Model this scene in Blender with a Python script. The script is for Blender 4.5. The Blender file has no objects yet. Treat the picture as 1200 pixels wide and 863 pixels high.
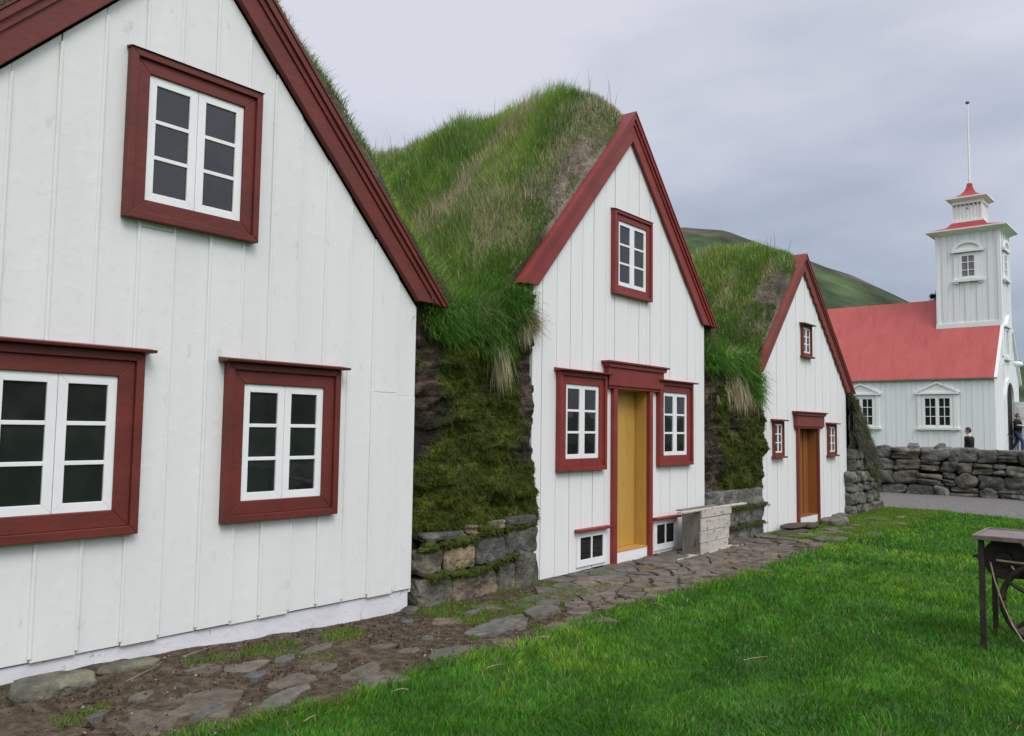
import bpy, math, random
import numpy as np
from mathutils import Matrix, Vector
random.seed(7); RNG = np.random.default_rng(11)
sc = bpy.context.scene
COL = sc.collection
rad = math.radians
# ------------------------------------------------------------------ camera
EYE = 1.475
h, pitch, roll = rad(38.8), rad(4.12), rad(.775)
F = Vector((math.cos(h)*math.cos(pitch), math.sin(h)*math.cos(pitch), math.sin(pitch)))
R0 = Vector((math.sin(h), -math.cos(h), 0)); U0 = R0.cross(F)
Rv = R0*math.cos(roll)+U0*math.sin(roll); Uv = Rv.cross(F)
cam = bpy.data.cameras.new('camera'); cam.lens = 29.25; cam.sensor_width = 36
cam.clip_start = .05; cam.clip_end = 3000
co = bpy.data.objects.new('camera', cam); COL.objects.link(co)
m = Matrix((Rv, Uv, -F)).transposed().to_4x4(); m.translation = (0, 0, EYE); co.matrix_world = m
sc.camera = co
# ------------------------------------------------------------------ light
SUN_EL, SUN_AZ = rad(48), rad(-112)          # direction towards the sun, azimuth counted from +X
sd = Vector((math.cos(SUN_EL)*math.cos(SUN_AZ), math.cos(SUN_EL)*math.sin(SUN_AZ), math.sin(SUN_EL)))
w = bpy.data.worlds.new('World'); sc.world = w; w.use_nodes = True
nt = w.node_tree; nt.nodes.clear()
N = lambda t, **k: (lambda n: ([setattr(n, a, b) for a, b in k.items()], n)[1])(nt.nodes.new(t))
out = N('ShaderNodeOutputWorld'); mx = N('ShaderNodeMixShader'); mx.inputs[0].default_value = .9
b1 = N('ShaderNodeBackground'); b2 = N('ShaderNodeBackground')
sky = N('ShaderNodeTexSky', sky_type='NISHITA', sun_disc=False, sun_elevation=SUN_EL)
sky.sun_rotation = math.pi/2 - SUN_AZ
b1.inputs[1].default_value = .1
nt.links.new(sky.outputs[0], b1.inputs[0])
tc = N('ShaderNodeTexCoord'); mp = N('ShaderNodeMapping'); mp.inputs['Scale'].default_value = (1, 1, 3.2); mp.inputs['Location'].default_value = (1.2, .5, .1)
nz = N('ShaderNodeTexNoise'); nz.inputs['Scale'].default_value = 2.1; nz.inputs['Detail'].default_value = 8; nz.inputs['Roughness'].default_value = .52
nt.links.new(tc.outputs['Generated'], mp.inputs[0]); nt.links.new(mp.outputs[0], nz.inputs[0])
sp = N('ShaderNodeSeparateXYZ'); nt.links.new(tc.outputs['Generated'], sp.inputs[0])
def math_(op, a, b=None):
    n = N('ShaderNodeMath', operation=op)
    for i, v in enumerate((a, b)):
        if v is None: continue
        if isinstance(v, (int, float)): n.inputs[i].default_value = v
        else: nt.links.new(v, n.inputs[i])
    return n.outputs[0]
el = math_('MULTIPLY', sp.outputs[2], 1.3)
nn = math_('MULTIPLY', math_('SUBTRACT', nz.outputs[0], .5), 1.25)
ff = math_('ADD', math_('ADD', el, nn), .06)
ramp = N('ShaderNodeValToRGB'); nt.links.new(ff, ramp.inputs[0])
ramp.color_ramp.elements[0].position = .0; ramp.color_ramp.elements[0].color = (.30, .35, .44, 1)
ramp.color_ramp.elements[1].position = .62; ramp.color_ramp.elements[1].color = (.65, .655, .73, 1)
e = ramp.color_ramp.elements.new(.3); e.color = (.47, .505, .60, 1)
# the cloud deck is thinner, so brighter, towards the hidden sun
dt = N('ShaderNodeVectorMath', operation='DOT_PRODUCT'); nt.links.new(tc.outputs['Generated'], dt.inputs[0]); dt.inputs[1].default_value = sd
br = N('ShaderNodeMapRange', interpolation_type='SMOOTHSTEP'); nt.links.new(dt.outputs['Value'], br.inputs[0])
br.inputs[1].default_value = .15; br.inputs[2].default_value = 1; br.inputs[3].default_value = 1.0; br.inputs[4].default_value = 2.2
nt.links.new(ramp.outputs[0], b2.inputs[0]); nt.links.new(br.outputs[0], b2.inputs[1])
nt.links.new(b1.outputs[0], mx.inputs[1]); nt.links.new(b2.outputs[0], mx.inputs[2]); nt.links.new(mx.outputs[0], out.inputs[0])
sl = bpy.data.lights.new('sun', 'SUN'); sl.energy = 1.3; sl.angle = rad(25); sl.color = (1, .97, .92)
so = bpy.data.objects.new('sun', sl); COL.objects.link(so); so.rotation_euler = sd.to_track_quat('Z', 'Y').to_euler()
sc.view_settings.view_transform = 'Standard'; sc.view_settings.look = 'None'; sc.view_settings.exposure = .19; sc.view_settings.gamma = 1

# ------------------------------------------------------------------ helpers
def tag(o, label=None, cat=None, group=None, kind=None):
    for k, v in (('label', label), ('category', cat), ('group', group), ('kind', kind)):
        if v: o[k] = v
    return o
WL = {}
def empty(name, loc, rz=0, **k):
    o = bpy.data.objects.new(name, None); COL.objects.link(o); o.location = loc; o.rotation_euler = (0, 0, rz)
    o.empty_display_size = .2
    WL[o] = (Vector(loc), rz); return tag(o, **k)
class MB:
    def __init__(s): s.v = []; s.f = []; s.c = None
    def add(s, vs, fs):
        n = len(s.v); s.v += [tuple(p) for p in vs]; s.f += [tuple(i+n for i in q) for q in fs]
    def box(s, x0, x1, y0, y1, z0, z1):
        s.add([(x0,y0,z0),(x1,y0,z0),(x1,y1,z0),(x0,y1,z0),(x0,y0,z1),(x1,y0,z1),(x1,y1,z1),(x0,y1,z1)],
              [(0,3,2,1),(4,5,6,7),(0,1,5,4),(1,2,6,5),(2,3,7,6),(3,0,4,7)])
    def prism(s, poly, w0, w1, fn=lambda u, v, w: (u, w, v)):
        n = len(poly); a = sum(poly[i][0]*poly[(i+1) % n][1]-poly[(i+1) % n][0]*poly[i][1] for i in range(n))
        if a < 0: poly = poly[::-1]
        s.add([fn(u, v, w0) for u, v in poly]+[fn(u, v, w1) for u, v in poly],
              [tuple(range(n)), tuple(range(2*n-1, n-1, -1))]+[(i, i+n, (i+1) % n+n, (i+1) % n) for i in range(n)])
    def ring(s, x0, x1, z0, z1, t, w0, w1, fn=lambda u, v, w: (u, w, v), tb=None):
        tb = t if tb is None else tb
        a = [(x0,z0),(x1,z0),(x1,z1),(x0,z1)]; b = [(x0+t,z0+tb),(x1-t,z0+tb),(x1-t,z1-t),(x0+t,z1-t)]
        for i in range(4):
            j = (i+1) % 4; s.prism([a[i], a[j], b[j], b[i]], w0, w1, fn)
    def tube(s, pts, r, n=8, cap=True):
        pts = [Vector(p) for p in pts]; rs = r if isinstance(r, (list, tuple)) else [r]*len(pts)
        V = []; 
        for i, p in enumerate(pts):
            d = (pts[min(i+1, len(pts)-1)]-pts[max(i-1, 0)]).normalized()
            a = d.cross(Vector((0, 0, 1)) if abs(d.z) < .9 else Vector((1, 0, 0))).normalized(); b = d.cross(a)
            V += [p+(a*math.cos(t)+b*math.sin(t))*rs[i] for t in [2*math.pi*k/n for k in range(n)]]
        fs = [(i*n+k, i*n+(k+1) % n, (i+1)*n+(k+1) % n, (i+1)*n+k) for i in range(len(pts)-1) for k in range(n)]
        if cap: fs += [tuple(range(n-1, -1, -1)), tuple((len(pts)-1)*n+k for k in range(n))]
        s.add(V, fs)
    def build(s, name, mat, parent=None, smooth=False, bevel=0, world=True, **k):
        me = bpy.data.meshes.new(name)
        V = s.v
        o = bpy.data.objects.new(name, me); COL.objects.link(o)
        if parent is not None:
            o.parent = parent; L, rz = WL[parent]; WL[o] = WL[parent]
            if parent.type == 'EMPTY' and world:
                M = (Matrix.Translation(L) @ Matrix.Rotation(rz, 4, 'Z')).inverted(); V = [M @ Vector(p) for p in V]
            elif world:
                M = (Matrix.Translation(L) @ Matrix.Rotation(rz, 4, 'Z')).inverted(); V = [M @ Vector(p) for p in V]
        else: WL[o] = (Vector((0, 0, 0)), 0)
        me.from_pydata([tuple(p) for p in V], [], s.f)
        import bmesh
        bm = bmesh.new(); bm.from_mesh(me); bmesh.ops.recalc_face_normals(bm, faces=bm.faces); bm.to_mesh(me); bm.free()
        me.materials.append(mat)
        if smooth: me.polygons.foreach_set('use_smooth', [True]*len(me.polygons))
        if bevel:
            b = o.modifiers.new('bevel', 'BEVEL'); b.width = bevel; b.segments = 2; b.limit_method = 'ANGLE'; b.harden_normals = False
        return tag(o, **k)
def npmesh(name, V, Fq, mat, parent=None, cols=None, smooth=True, tris=None, **k):
    """fast mesh from arrays; V (n,3) world, Fq (m,4) quads, tris (t,3), cols (n,3)"""
    V = np.asarray(V, np.float32).copy()
    o_par = parent
    if parent is not None:
        L, rz = WL[parent]; V -= np.array(L, np.float32)
        if rz:
            c, s = math.cos(-rz), math.sin(-rz); V = np.stack([V[:, 0]*c-V[:, 1]*s, V[:, 0]*s+V[:, 1]*c, V[:, 2]], 1)
    me = bpy.data.meshes.new(name); me.vertices.add(len(V)); me.vertices.foreach_set('co', V.ravel())
    parts = []; tot = []
    if Fq is not None and len(Fq): parts.append(np.asarray(Fq, np.int32).ravel()); tot.append(np.full(len(Fq), 4))
    if tris is not None and len(tris): parts.append(np.asarray(tris, np.int32).ravel()); tot.append(np.full(len(tris), 3))
    li = np.concatenate(parts); lt = np.concatenate(tot).astype(np.int32); ls = np.concatenate([[0], np.cumsum(lt)[:-1]]).astype(np.int32)
    me.loops.add(len(li)); me.loops.foreach_set('vertex_index', li)
    me.polygons.add(len(lt)); me.polygons.foreach_set('loop_start', ls)
    try: me.polygons.foreach_set('loop_total', lt)
    except Exception: pass
    me.polygons.foreach_set('use_smooth', np.full(len(lt), smooth))
    me.update(calc_edges=True)
    if cols is not None:
        a = me.color_attributes.new('Col', 'FLOAT_COLOR', 'POINT')
        a.data.foreach_set('color', np.concatenate([cols, np.ones((len(cols), 1))], 1).astype(np.float32).ravel())
    me.materials.append(mat)
    o = bpy.data.objects.new(name, me); COL.objects.link(o)
    if parent is not None: o.parent = parent; WL[o] = WL[parent]
    else: WL[o] = (Vector((0, 0, 0)), 0)
    return tag(o, **k)
# value noise
def _h(ix, iy, iz, s):
    n = (ix.astype(np.int64)*73856093) ^ (iy.astype(np.int64)*19349663) ^ (iz.astype(np.int64)*83492791) ^ (s*2654435761)
    n = (n ^ (n >> 13))*1274126177 & 0x7fffffff; n = (n ^ (n >> 16)) & 0xffff
    return n/32767.5-1
def vn(x, y, z=0., s=0):
    x, y, z = np.broadcast_arrays(np.asarray(x, float), np.asarray(y, float), np.asarray(z, float))
    ix, iy, iz = np.floor(x), np.floor(y), np.floor(z); fx, fy, fz = x-ix, y-iy, z-iz
    u, v, w_ = [t*t*(3-2*t) for t in (fx, fy, fz)]
    r = 0
    for dx in (0, 1):
        for dy in (0, 1):
            for dz in (0, 1):
                r = r+_h(ix+dx, iy+dy, iz+dz, s)*(u if dx else 1-u)*(v if dy else 1-v)*(w_ if dz else 1-w_)
    return r
def fbm(x, y, z=0., s=0, o=4):
    r = 0; a = 1
    for i in range(o): r = r+a*vn(np.asarray(x)*2**i, np.asarray(y)*2**i, np.asarray(z)*2**i, s+i); a *= .5
    return r
def ss(x, a, b):
    t = np.clip((np.asarray(x, float)-a)/(b-a), 0, 1); return t*t*(3-2*t)
def gridf(nu, nv):
    i = np.arange(nu-1)[:, None]*nv+np.arange(nv-1)[None, :]
    return np.stack([i, i+nv, i+nv+1, i+1], -1).reshape(-1, 4)

# ------------------------------------------------------------------ materials
def mat(name, cols, scale=4, rough=.8, bump=.2, bscale=40, stretch=(1, 1, 1), attr=False, spec=.3, trans=0, detail=6,
        wave=None, stain=None, bdist=.01, lumps=None, pos=(.3, .7)):
    m = bpy.data.materials.new(name); m.use_nodes = True; t = m.node_tree; n = t.nodes; L = t.links
    bs = n['Principled BSDF']; bs.inputs['Roughness'].default_value = rough; bs.inputs['Specular IOR Level'].default_value = spec
    c = n.new('ShaderNodeTexCoord'); mp = n.new('ShaderNodeMapping'); mp.inputs['Scale'].default_value = stretch
    L.new(c.outputs['Object'], mp.inputs[0])
    nz = n.new('ShaderNodeTexNoise'); nz.inputs['Scale'].default_value = scale; nz.inputs['Detail'].default_value = detail; nz.inputs['Roughness'].default_value = .6
    L.new(mp.outputs[0], nz.inputs[0])
    r = n.new('ShaderNodeValToRGB'); L.new(nz.outputs[0], r.inputs[0]); e = r.color_ramp.elements
    e[0].position = pos[0]; e[0].color = (*cols[0], 1); e[1].position = pos[1]; e[1].color = (*cols[-1], 1)
    for i in range(1, len(cols)-1):
        q = e.new(pos[0]+(pos[1]-pos[0])*i/(len(cols)-1)); q.color = (*cols[i], 1)
    o = r.outputs[0]
    if attr:
        a = n.new('ShaderNodeAttribute'); a.attribute_name = 'Col'; x = n.new('ShaderNodeMix'); x.data_type = 'RGBA'; x.blend_type = 'MULTIPLY'; x.inputs[0].default_value = 1
        L.new(a.outputs[0], x.inputs[6]); L.new(o, x.inputs[7]); o = x.outputs[2]
    if stain:   # (colour, noise scale, lo, hi)
        s2 = n.new('ShaderNodeTexNoise'); s2.inputs['Scale'].default_value = stain[1]; s2.inputs['Detail'].default_value = 8; s2.inputs['Roughness'].default_value = .7
        ms = n.new('ShaderNodeMapping'); ms.inputs['Scale'].default_value = (1, 1, .45) if len(stain) < 5 else stain[4]; L.new(c.outputs['Object'], ms.inputs[0]); L.new(ms.outputs[0], s2.inputs[0])
        rr = n.new('ShaderNodeMapRange'); rr.inputs[1].default_value = stain[2]; rr.inputs[2].default_value = stain[3]; L.new(s2.outputs[0], rr.inputs[0])
        x = n.new('ShaderNodeMix'); x.data_type = 'RGBA'; L.new(rr.outputs[0], x.inputs[0]); L.new(o, x.inputs[6]); x.inputs[7].default_value = (*stain[0], 1); o = x.outputs[2]
    L.new(o, bs.inputs['Base Color'])
    if bump:
        b = n.new('ShaderNodeBump'); b.inputs['Strength'].default_value = bump; b.inputs['Distance'].default_value = bdist
        n2 = n.new('ShaderNodeTexNoise'); n2.inputs['Scale'].default_value = bscale; n2.inputs['Detail'].default_value = 5; L.new(mp.outputs[0], n2.inputs[0])
        L.new(n2.outputs[0], b.inputs['Height']); last = b
        if lumps:
            n3 = n.new('ShaderNodeTexNoise'); n3.inputs['Scale'].default_value = lumps[0]; n3.inputs['Detail'].default_value = 3; L.new(c.outputs['Object'], n3.inputs[0])
            r3 = n.new('ShaderNodeMapRange'); r3.inputs[1].default_value = .5; r3.inputs[2].default_value = .75; L.new(n3.outputs[0], r3.inputs[0])
            b3 = n.new('ShaderNodeBump'); b3.inputs['Strength'].default_value = lumps[1]; b3.inputs['Distance'].default_value = .01
            L.new(r3.outputs[0], b3.inputs['Height']); L.new(b.outputs[0], b3.inputs['Normal']); last = b3
        if wave:
            wv = n.new('ShaderNodeTexWave'); wv.wave_type = 'BANDS'; wv.bands_direction = wave[0]; wv.inputs['Scale'].default_value = wave[1]; L.new(c.outputs['Object'], wv.inputs[0])
            b4 = n.new('ShaderNodeBump'); b4.inputs['Strength'].default_value = 1; b4.inputs['Distance'].default_value = wave[2]
            L.new(wv.outputs['Fac'], b4.inputs['Height']); L.new(last.outputs[0], b4.inputs['Normal']); last = b4
        L.new(last.outputs[0], bs.inputs['Normal'])
    if trans:
        tr = n.new('ShaderNodeBsdfTranslucent'); L.new(o, tr.inputs[0]); ms = n.new('ShaderNodeMixShader'); ms.inputs[0].default_value = trans
        L.new(bs.outputs[0], ms.inputs[1]); L.new(tr.outputs[0], ms.inputs[2]); L.new(ms.outputs[0], n['Material Output'].inputs[0])
    return m
WH1 = mat('white_paint_old', [(.72,.725,.70),(.78,.785,.76)], 3, .5, .22, 14, (1,1,.18), stain=((.46,.46,.40), 10, .60, .82), lumps=(11, .12), bdist=.012)
WH2 = mat('white_paint', [(.75,.75,.725),(.80,.80,.775)], 3, .5, .15, 30, (1,1,.12), stain=((.5,.48,.4), 14, .66, .82))
WHC = mat('church_white', [(.78,.79,.79),(.83,.84,.84)], 2, .6, .1, 30, (1,1,.1), stain=((.5,.5,.48), 3, .6, .9))
TRIMW = mat('white_gloss', [(.8,.8,.79),(.86,.86,.85)], 6, .35, .12, 60, spec=.5, stain=((.5,.48,.42), 30, .68, .8))
PLIN = mat('plinth_paint', [(.66,.66,.68),(.74,.74,.76)], 6, .8, .5, 25, stain=((.3,.22,.17), 12, .6, .72, (1,1,1)))
RED1 = mat('dark_red_paint', [(.105,.020,.014),(.165,.029,.020)], 5, .55, .25, 30, (.5,1,1), spec=.4, stain=((.30,.20,.15), 28, .70, .74, (1,1,1)))
RED2 = mat('red_paint', [(.175,.022,.018),(.25,.036,.028)], 5, .5, .2, 30, (.5,1,1), spec=.4, stain=((.34,.16,.13), 25, .68, .76, (1,1,1)))
RED3 = mat('brown_red_paint', [(.155,.036,.025),(.21,.048,.036)], 5, .6, .2, 30, spec=.3, stain=((.12,.06,.05), 25, .6, .8, (1,1,1)))
OCH = mat('ochre_paint', [(.46,.27,.06),(.54,.32,.078)], 4, .5, .3, 25, (1,1,.1), spec=.4, stain=((.36,.22,.07), 10, .55, .8))
ORA = mat('orange_brown_varnish', [(.23,.085,.020),(.31,.12,.034)], 6, .45, .15, 25, (1,1,.08), spec=.4)
DARK = mat('dark_timber', [(.02,.017,.014),(.035,.03,.025)], 6, .9, .2)
GAPBLACK = mat('black_gap', [(.012,.011,.01),(.02,.018,.016)], 6, .9, .2)  # near-black for wall cores; the shade of the gaps is in this colour
def glass_mat():
    m = bpy.data.materials.new('window_glass'); m.use_nodes = True; n = m.node_tree.nodes; L = m.node_tree.links; bs = n['Principled BSDF']
    bs.inputs['Roughness'].default_value = .03; bs.inputs['IOR'].default_value = 1.6; bs.inputs['Specular IOR Level'].default_value = .5
    c = n.new('ShaderNodeTexCoord'); z = n.new('ShaderNodeTexNoise'); z.inputs['Scale'].default_value = 3.5; z.inputs['Detail'].default_value = 2; L.new(c.outputs['Object'], z.inputs[0])
    b = n.new('ShaderNodeBump'); b.inputs['Strength'].default_value = .2; b.inputs['Distance'].default_value = .012; L.new(z.outputs[0], b.inputs['Height']); L.new(b.outputs[0], bs.inputs['Normal'])
    z2 = n.new('ShaderNodeTexNoise'); z2.inputs['Scale'].default_value = 5; z2.inputs['Detail'].default_value = 4; L.new(c.outputs['Object'], z2.inputs[0])
    r = n.new('ShaderNodeValToRGB'); r.color_ramp.elements[0].position = .4; r.color_ramp.elements[0].color = (.010,.012,.013,1); r.color_ramp.elements[1].position = .75; r.color_ramp.elements[1].color = (.022,.024,.024,1)
    L.new(z2.outputs[0], r.inputs[0]); L.new(r.outputs[0], bs.inputs['Base Color'])
    return m
GLASS = glass_mat()
STONE = mat('grey_stone', [(.055,.055,.048),(.14,.135,.12),(.24,.225,.185)], 7, .9, 1, 16, detail=12, attr=True, stain=((.09,.11,.04), 5, .60, .70, (1,1,1)), bdist=.05)
WSTONE = mat('wall_stone', [(.07,.069,.055),(.14,.136,.11),(.22,.21,.175)], 4, .95, 1, 9, detail=12, attr=True, stain=((.2,.21,.18), 6, .66, .72, (1,1,1)), bdist=.08)
FLAG = mat('flag_stone', [(.07,.066,.058),(.135,.125,.105),(.20,.185,.155)], 8, .85, 1, 18, detail=12, attr=True, stain=((.10,.075,.05), 5, .5, .68, (1,1,1)), bdist=.04)
SOIL = mat('brown_soil', [(.045,.031,.018),(.115,.085,.052),(.21,.165,.11)], 16, .95, 1, 70, detail=14, bdist=.05, stain=((.05,.09,.015), 2.2, .6, .68, (1,1,1)))
SOD = mat('sod_wall', [(.6,.55,.5),(1,1,1),(1.5,1.4,1.2)], 25, .95, 1, 50, attr=True, bdist=.03)
TURF = mat('turf_surface', [(.6,.55,.5),(1,1,1),(1.4,1.3,1.2)], 14, .95, 1, 40, attr=True, bdist=.03)
LAWNG = mat('lawn_ground', [(.016,.045,.008),(.04,.10,.014),(.06,.12,.03)], 1.5, .95, .6, 30, detail=8)
BLADE = mat('grass_blade', [(.8,.8,.8),(1.15,1.15,1.15)], 3, .6, 0, attr=True, trans=.3, spec=.25)
HILL = mat('hillside', [(.010,.020,.007),(.030,.058,.014),(.075,.085,.035)], .05, .95, 0, detail=10, attr=True)
GRAV = mat('gravel', [(.07,.065,.06),(.155,.148,.138),(.25,.24,.225)], 22, .95, .8, 60, detail=10, bdist=.02)
CROOF = mat('church_roof_red', [(.42,.088,.080),(.49,.11,.10)], 1.2, .6, .1, 10, spec=.3, wave=('Y', 4.2, .006), stain=((.36,.07,.06), 1.2, .5, .75, (1,2.5,.15)))
CRED = mat('tower_red', [(.34,.045,.045),(.42,.06,.06)], 3, .5, .1, 10)
WOODW = mat('weathered_white_wood', [(.42,.39,.33),(.58,.55,.48)], 5, .85, .6, 18, (.15,1,1), stain=((.10,.07,.045), 16, .56, .63, (.6,1,1.5)))
WOODG = mat('weathered_grey_wood', [(.13,.12,.10),(.24,.22,.19)], 5, .85, .6, 18, (1,1,.12), stain=((.05,.04,.03), 20, .60, .66, (1,1,.3)))
RUST = mat('rusty_iron', [(.010,.007,.006),(.022,.013,.010),(.05,.026,.02)], 9, .6, .6, 50, spec=.5)
RUSTT = mat('rusty_table_top', [(.10,.08,.075),(.17,.13,.12),(.12,.04,.025)], 7, .35, .4, 30, spec=.6)
ROPE = mat('rope', [(.3,.24,.15),(.42,.35,.24)], 30, .9, .3)

D = 4.875
# ------------------------------------------------------------------ ground
def g(x, y):
    x = np.asarray(x, float); y = np.asarray(y, float)
    z = -.07*ss(x, 10, 13)+.05*ss(x, 16, 20)
    z = z+.08*(1-ss(x, 2, 4.6))*ss(y, 3.9, 4.9)*(x > -3)
    z = z+.62*ss(x, 24.5, 37.5)
    n = .03*vn(x*.5, y*.5, 3, 5)+.012*vn(x*1.7, y*1.7, 2, 9)
    return z+n*(1-ss(y, 3.0, 3.9))
def ax(lo, hi, step, far, k=1.18):
    a = list(np.arange(lo, hi+1e-6, step)); s = step; p = hi
    while p < far: s *= k; p += s; a.append(p)
    s = step; p = lo; b = []
    while p > -far: s *= k; p -= s; b.append(p)
    return np.array(b[::-1]+a)
xs, ys = ax(-2, 24, .15, 1100), ax(-7, 6, .15, 1100)
X, Y = np.meshgrid(xs, ys, indexing='ij'); Z = g(X, Y)
npmesh('ground', np.stack([X, Y, Z], -1).reshape(-1, 3), gridf(len(xs), len(ys)), LAWNG, kind='structure')
# bare soil of the path along the houses
def edgeY(x): return 3.62+.10*vn(np.asarray(x)*1.6, .5, 0, 21)+.05*vn(np.asarray(x)*5, .5, 0, 22)+.12*(1-ss(x, 2, 3.2))
xs = np.arange(-1, 16.2, .035); v = np.linspace(0, 1, 40)
X = xs[:, None]+v[None]*0; nar = ss(xs, 11.2, 15.8); Y = (edgeY(xs)-.06+nar*(1.05+.15*vn(xs*2, 1., 0, 33)))[:, None]*(1-v)+(D+.1)*v
Z = g(X, Y)+.008+.005*np.maximum(0, vn(X*13, Y*13, 0, 36))+.012*np.maximum(0, fbm(X*3, Y*3, 0, 31))*ss(v, 0, .1)+.004*vn(X*22, Y*22, 0, 35)
npmesh('soil_path', np.stack([X, Y, Z], -1).reshape(-1, 3), gridf(len(xs), 40), SOIL, kind='structure')
# gravel road between lawn and stone wall
xs = np.linspace(0, 1, 30); ys = np.arange(-26, 34, .3)
Y = ys[None]+xs[:, None]*0; X = (17.75+.15*vn(ys*.9, 3., 0, 41)+.1*vn(ys*3, 3., 0, 42))[None]*(1-xs[:, None])+22.3*xs[:, None]
Z = g(X, Y)+.018+.008*vn(X*3, Y*3, 0, 44)
npmesh('gravel_road', np.stack([X, Y, Z], -1).reshape(-1, 3), gridf(30, len(ys)), GRAV, kind='structure')
# hills all round the valley
azp = [-180, -150, -120, -90, -60, -50, -42, -20, 0, 7.3, 13.1, 16.35, 18.9, 21.6, 24.3, 27.2, 35, 50, 70, 100, 140, 180]
elp = [9, 11, 10, 11, 8, 4.5, 1.0, .8, 2, 4.2, 7.95, 9.75, 10.85, 11.9, 13, 13.35, 12.8, 10, 8, 9, 8, 9]
A = np.radians(np.linspace(-180, 180, 721)); Rr = np.concatenate([np.linspace(140, 560, 70), np.linspace(580, 1000, 14)])
H = np.interp(np.degrees(A), azp, elp)
AA, RR = np.meshgrid(A, Rr, indexing='ij')
rp = 430
hz = rp*np.tan(np.radians(H))+EYE
# round crest profile: the silhouette ray just grazes the crest near rp
t = RR/rp
prof = np.where(t < 1, ss(t, .30, 1.04)/ss(1., .30, 1.04), 1-.35*ss(t, 1, 2.2))
X, Y = RR*np.cos(AA), RR*np.sin(AA)
nn_ = fbm(X/55, Y/55, 0, 51, 5)
Z = hz[:, None]*prof+(2.0*nn_)*ss(t, .35, .6)*(1-.8*ss(t, .8, 1.0))-.6*(1-ss(t, .33, .36))
hf = Z/(hz[:, None])
g1 = np.array([1., 1., 1.]); g2 = np.array([1.5, .85, 1.6])
mixv = ss(hf+.14*fbm(X/25, Y/25, 0, 61)+.12*ss(np.degrees(AA), 14, 24), .84, 1.0)[..., None]
cl = g1*(1-mixv)+g2*mixv; cl = cl*(1+.45*fbm(X/9, Y/9, 0, 66, 4))[..., None]
npmesh('hills', np.stack([X, Y, Z], -1).reshape(-1, 3), gridf(len(A), len(Rr)), HILL, cols=cl.reshape(-1, 3), kind='structure')

# ------------------------------------------------------------------ blades
def blades(name, P, up, lean, hgt, wid, col, matl=BLADE, parent=None, face=None, **k):
    n = len(P); P = np.asarray(P, float); up = np.asarray(up, float); lean = np.asarray(lean, float)
    hgt = np.broadcast_to(hgt, (n,))[:, None]; wid = np.broadcast_to(wid, (n,))[:, None]
    a = RNG.uniform(0, math.pi, n); side = np.stack([np.cos(a), np.sin(a), 0*a], 1) if face is None else face
    mid = P+up*hgt*.55+lean*hgt*.22; tip = P+up*hgt*.92+lean*hgt*.75
    V = np.stack([P-side*wid*.5, P+side*wid*.5, mid-side*wid*.4, mid+side*wid*.4, tip], 1).reshape(-1, 3)
    b = (np.arange(n)*5)[:, None]
    q = b+np.array([[0, 1, 3, 2]]); t = b+np.array([[2, 3, 4]])
    C = np.repeat(col, 5, 0)
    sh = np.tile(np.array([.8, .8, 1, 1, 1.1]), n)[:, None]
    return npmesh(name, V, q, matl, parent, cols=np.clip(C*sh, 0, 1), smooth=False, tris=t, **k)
def rlean(n, s): a = RNG.uniform(0, 2*math.pi, n); r = s*np.sqrt(RNG.uniform(0, 1, n)); return np.stack([np.cos(a)*r, np.sin(a)*r, 0*a], 1)
UP = np.array([0, 0, 1.])
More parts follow.
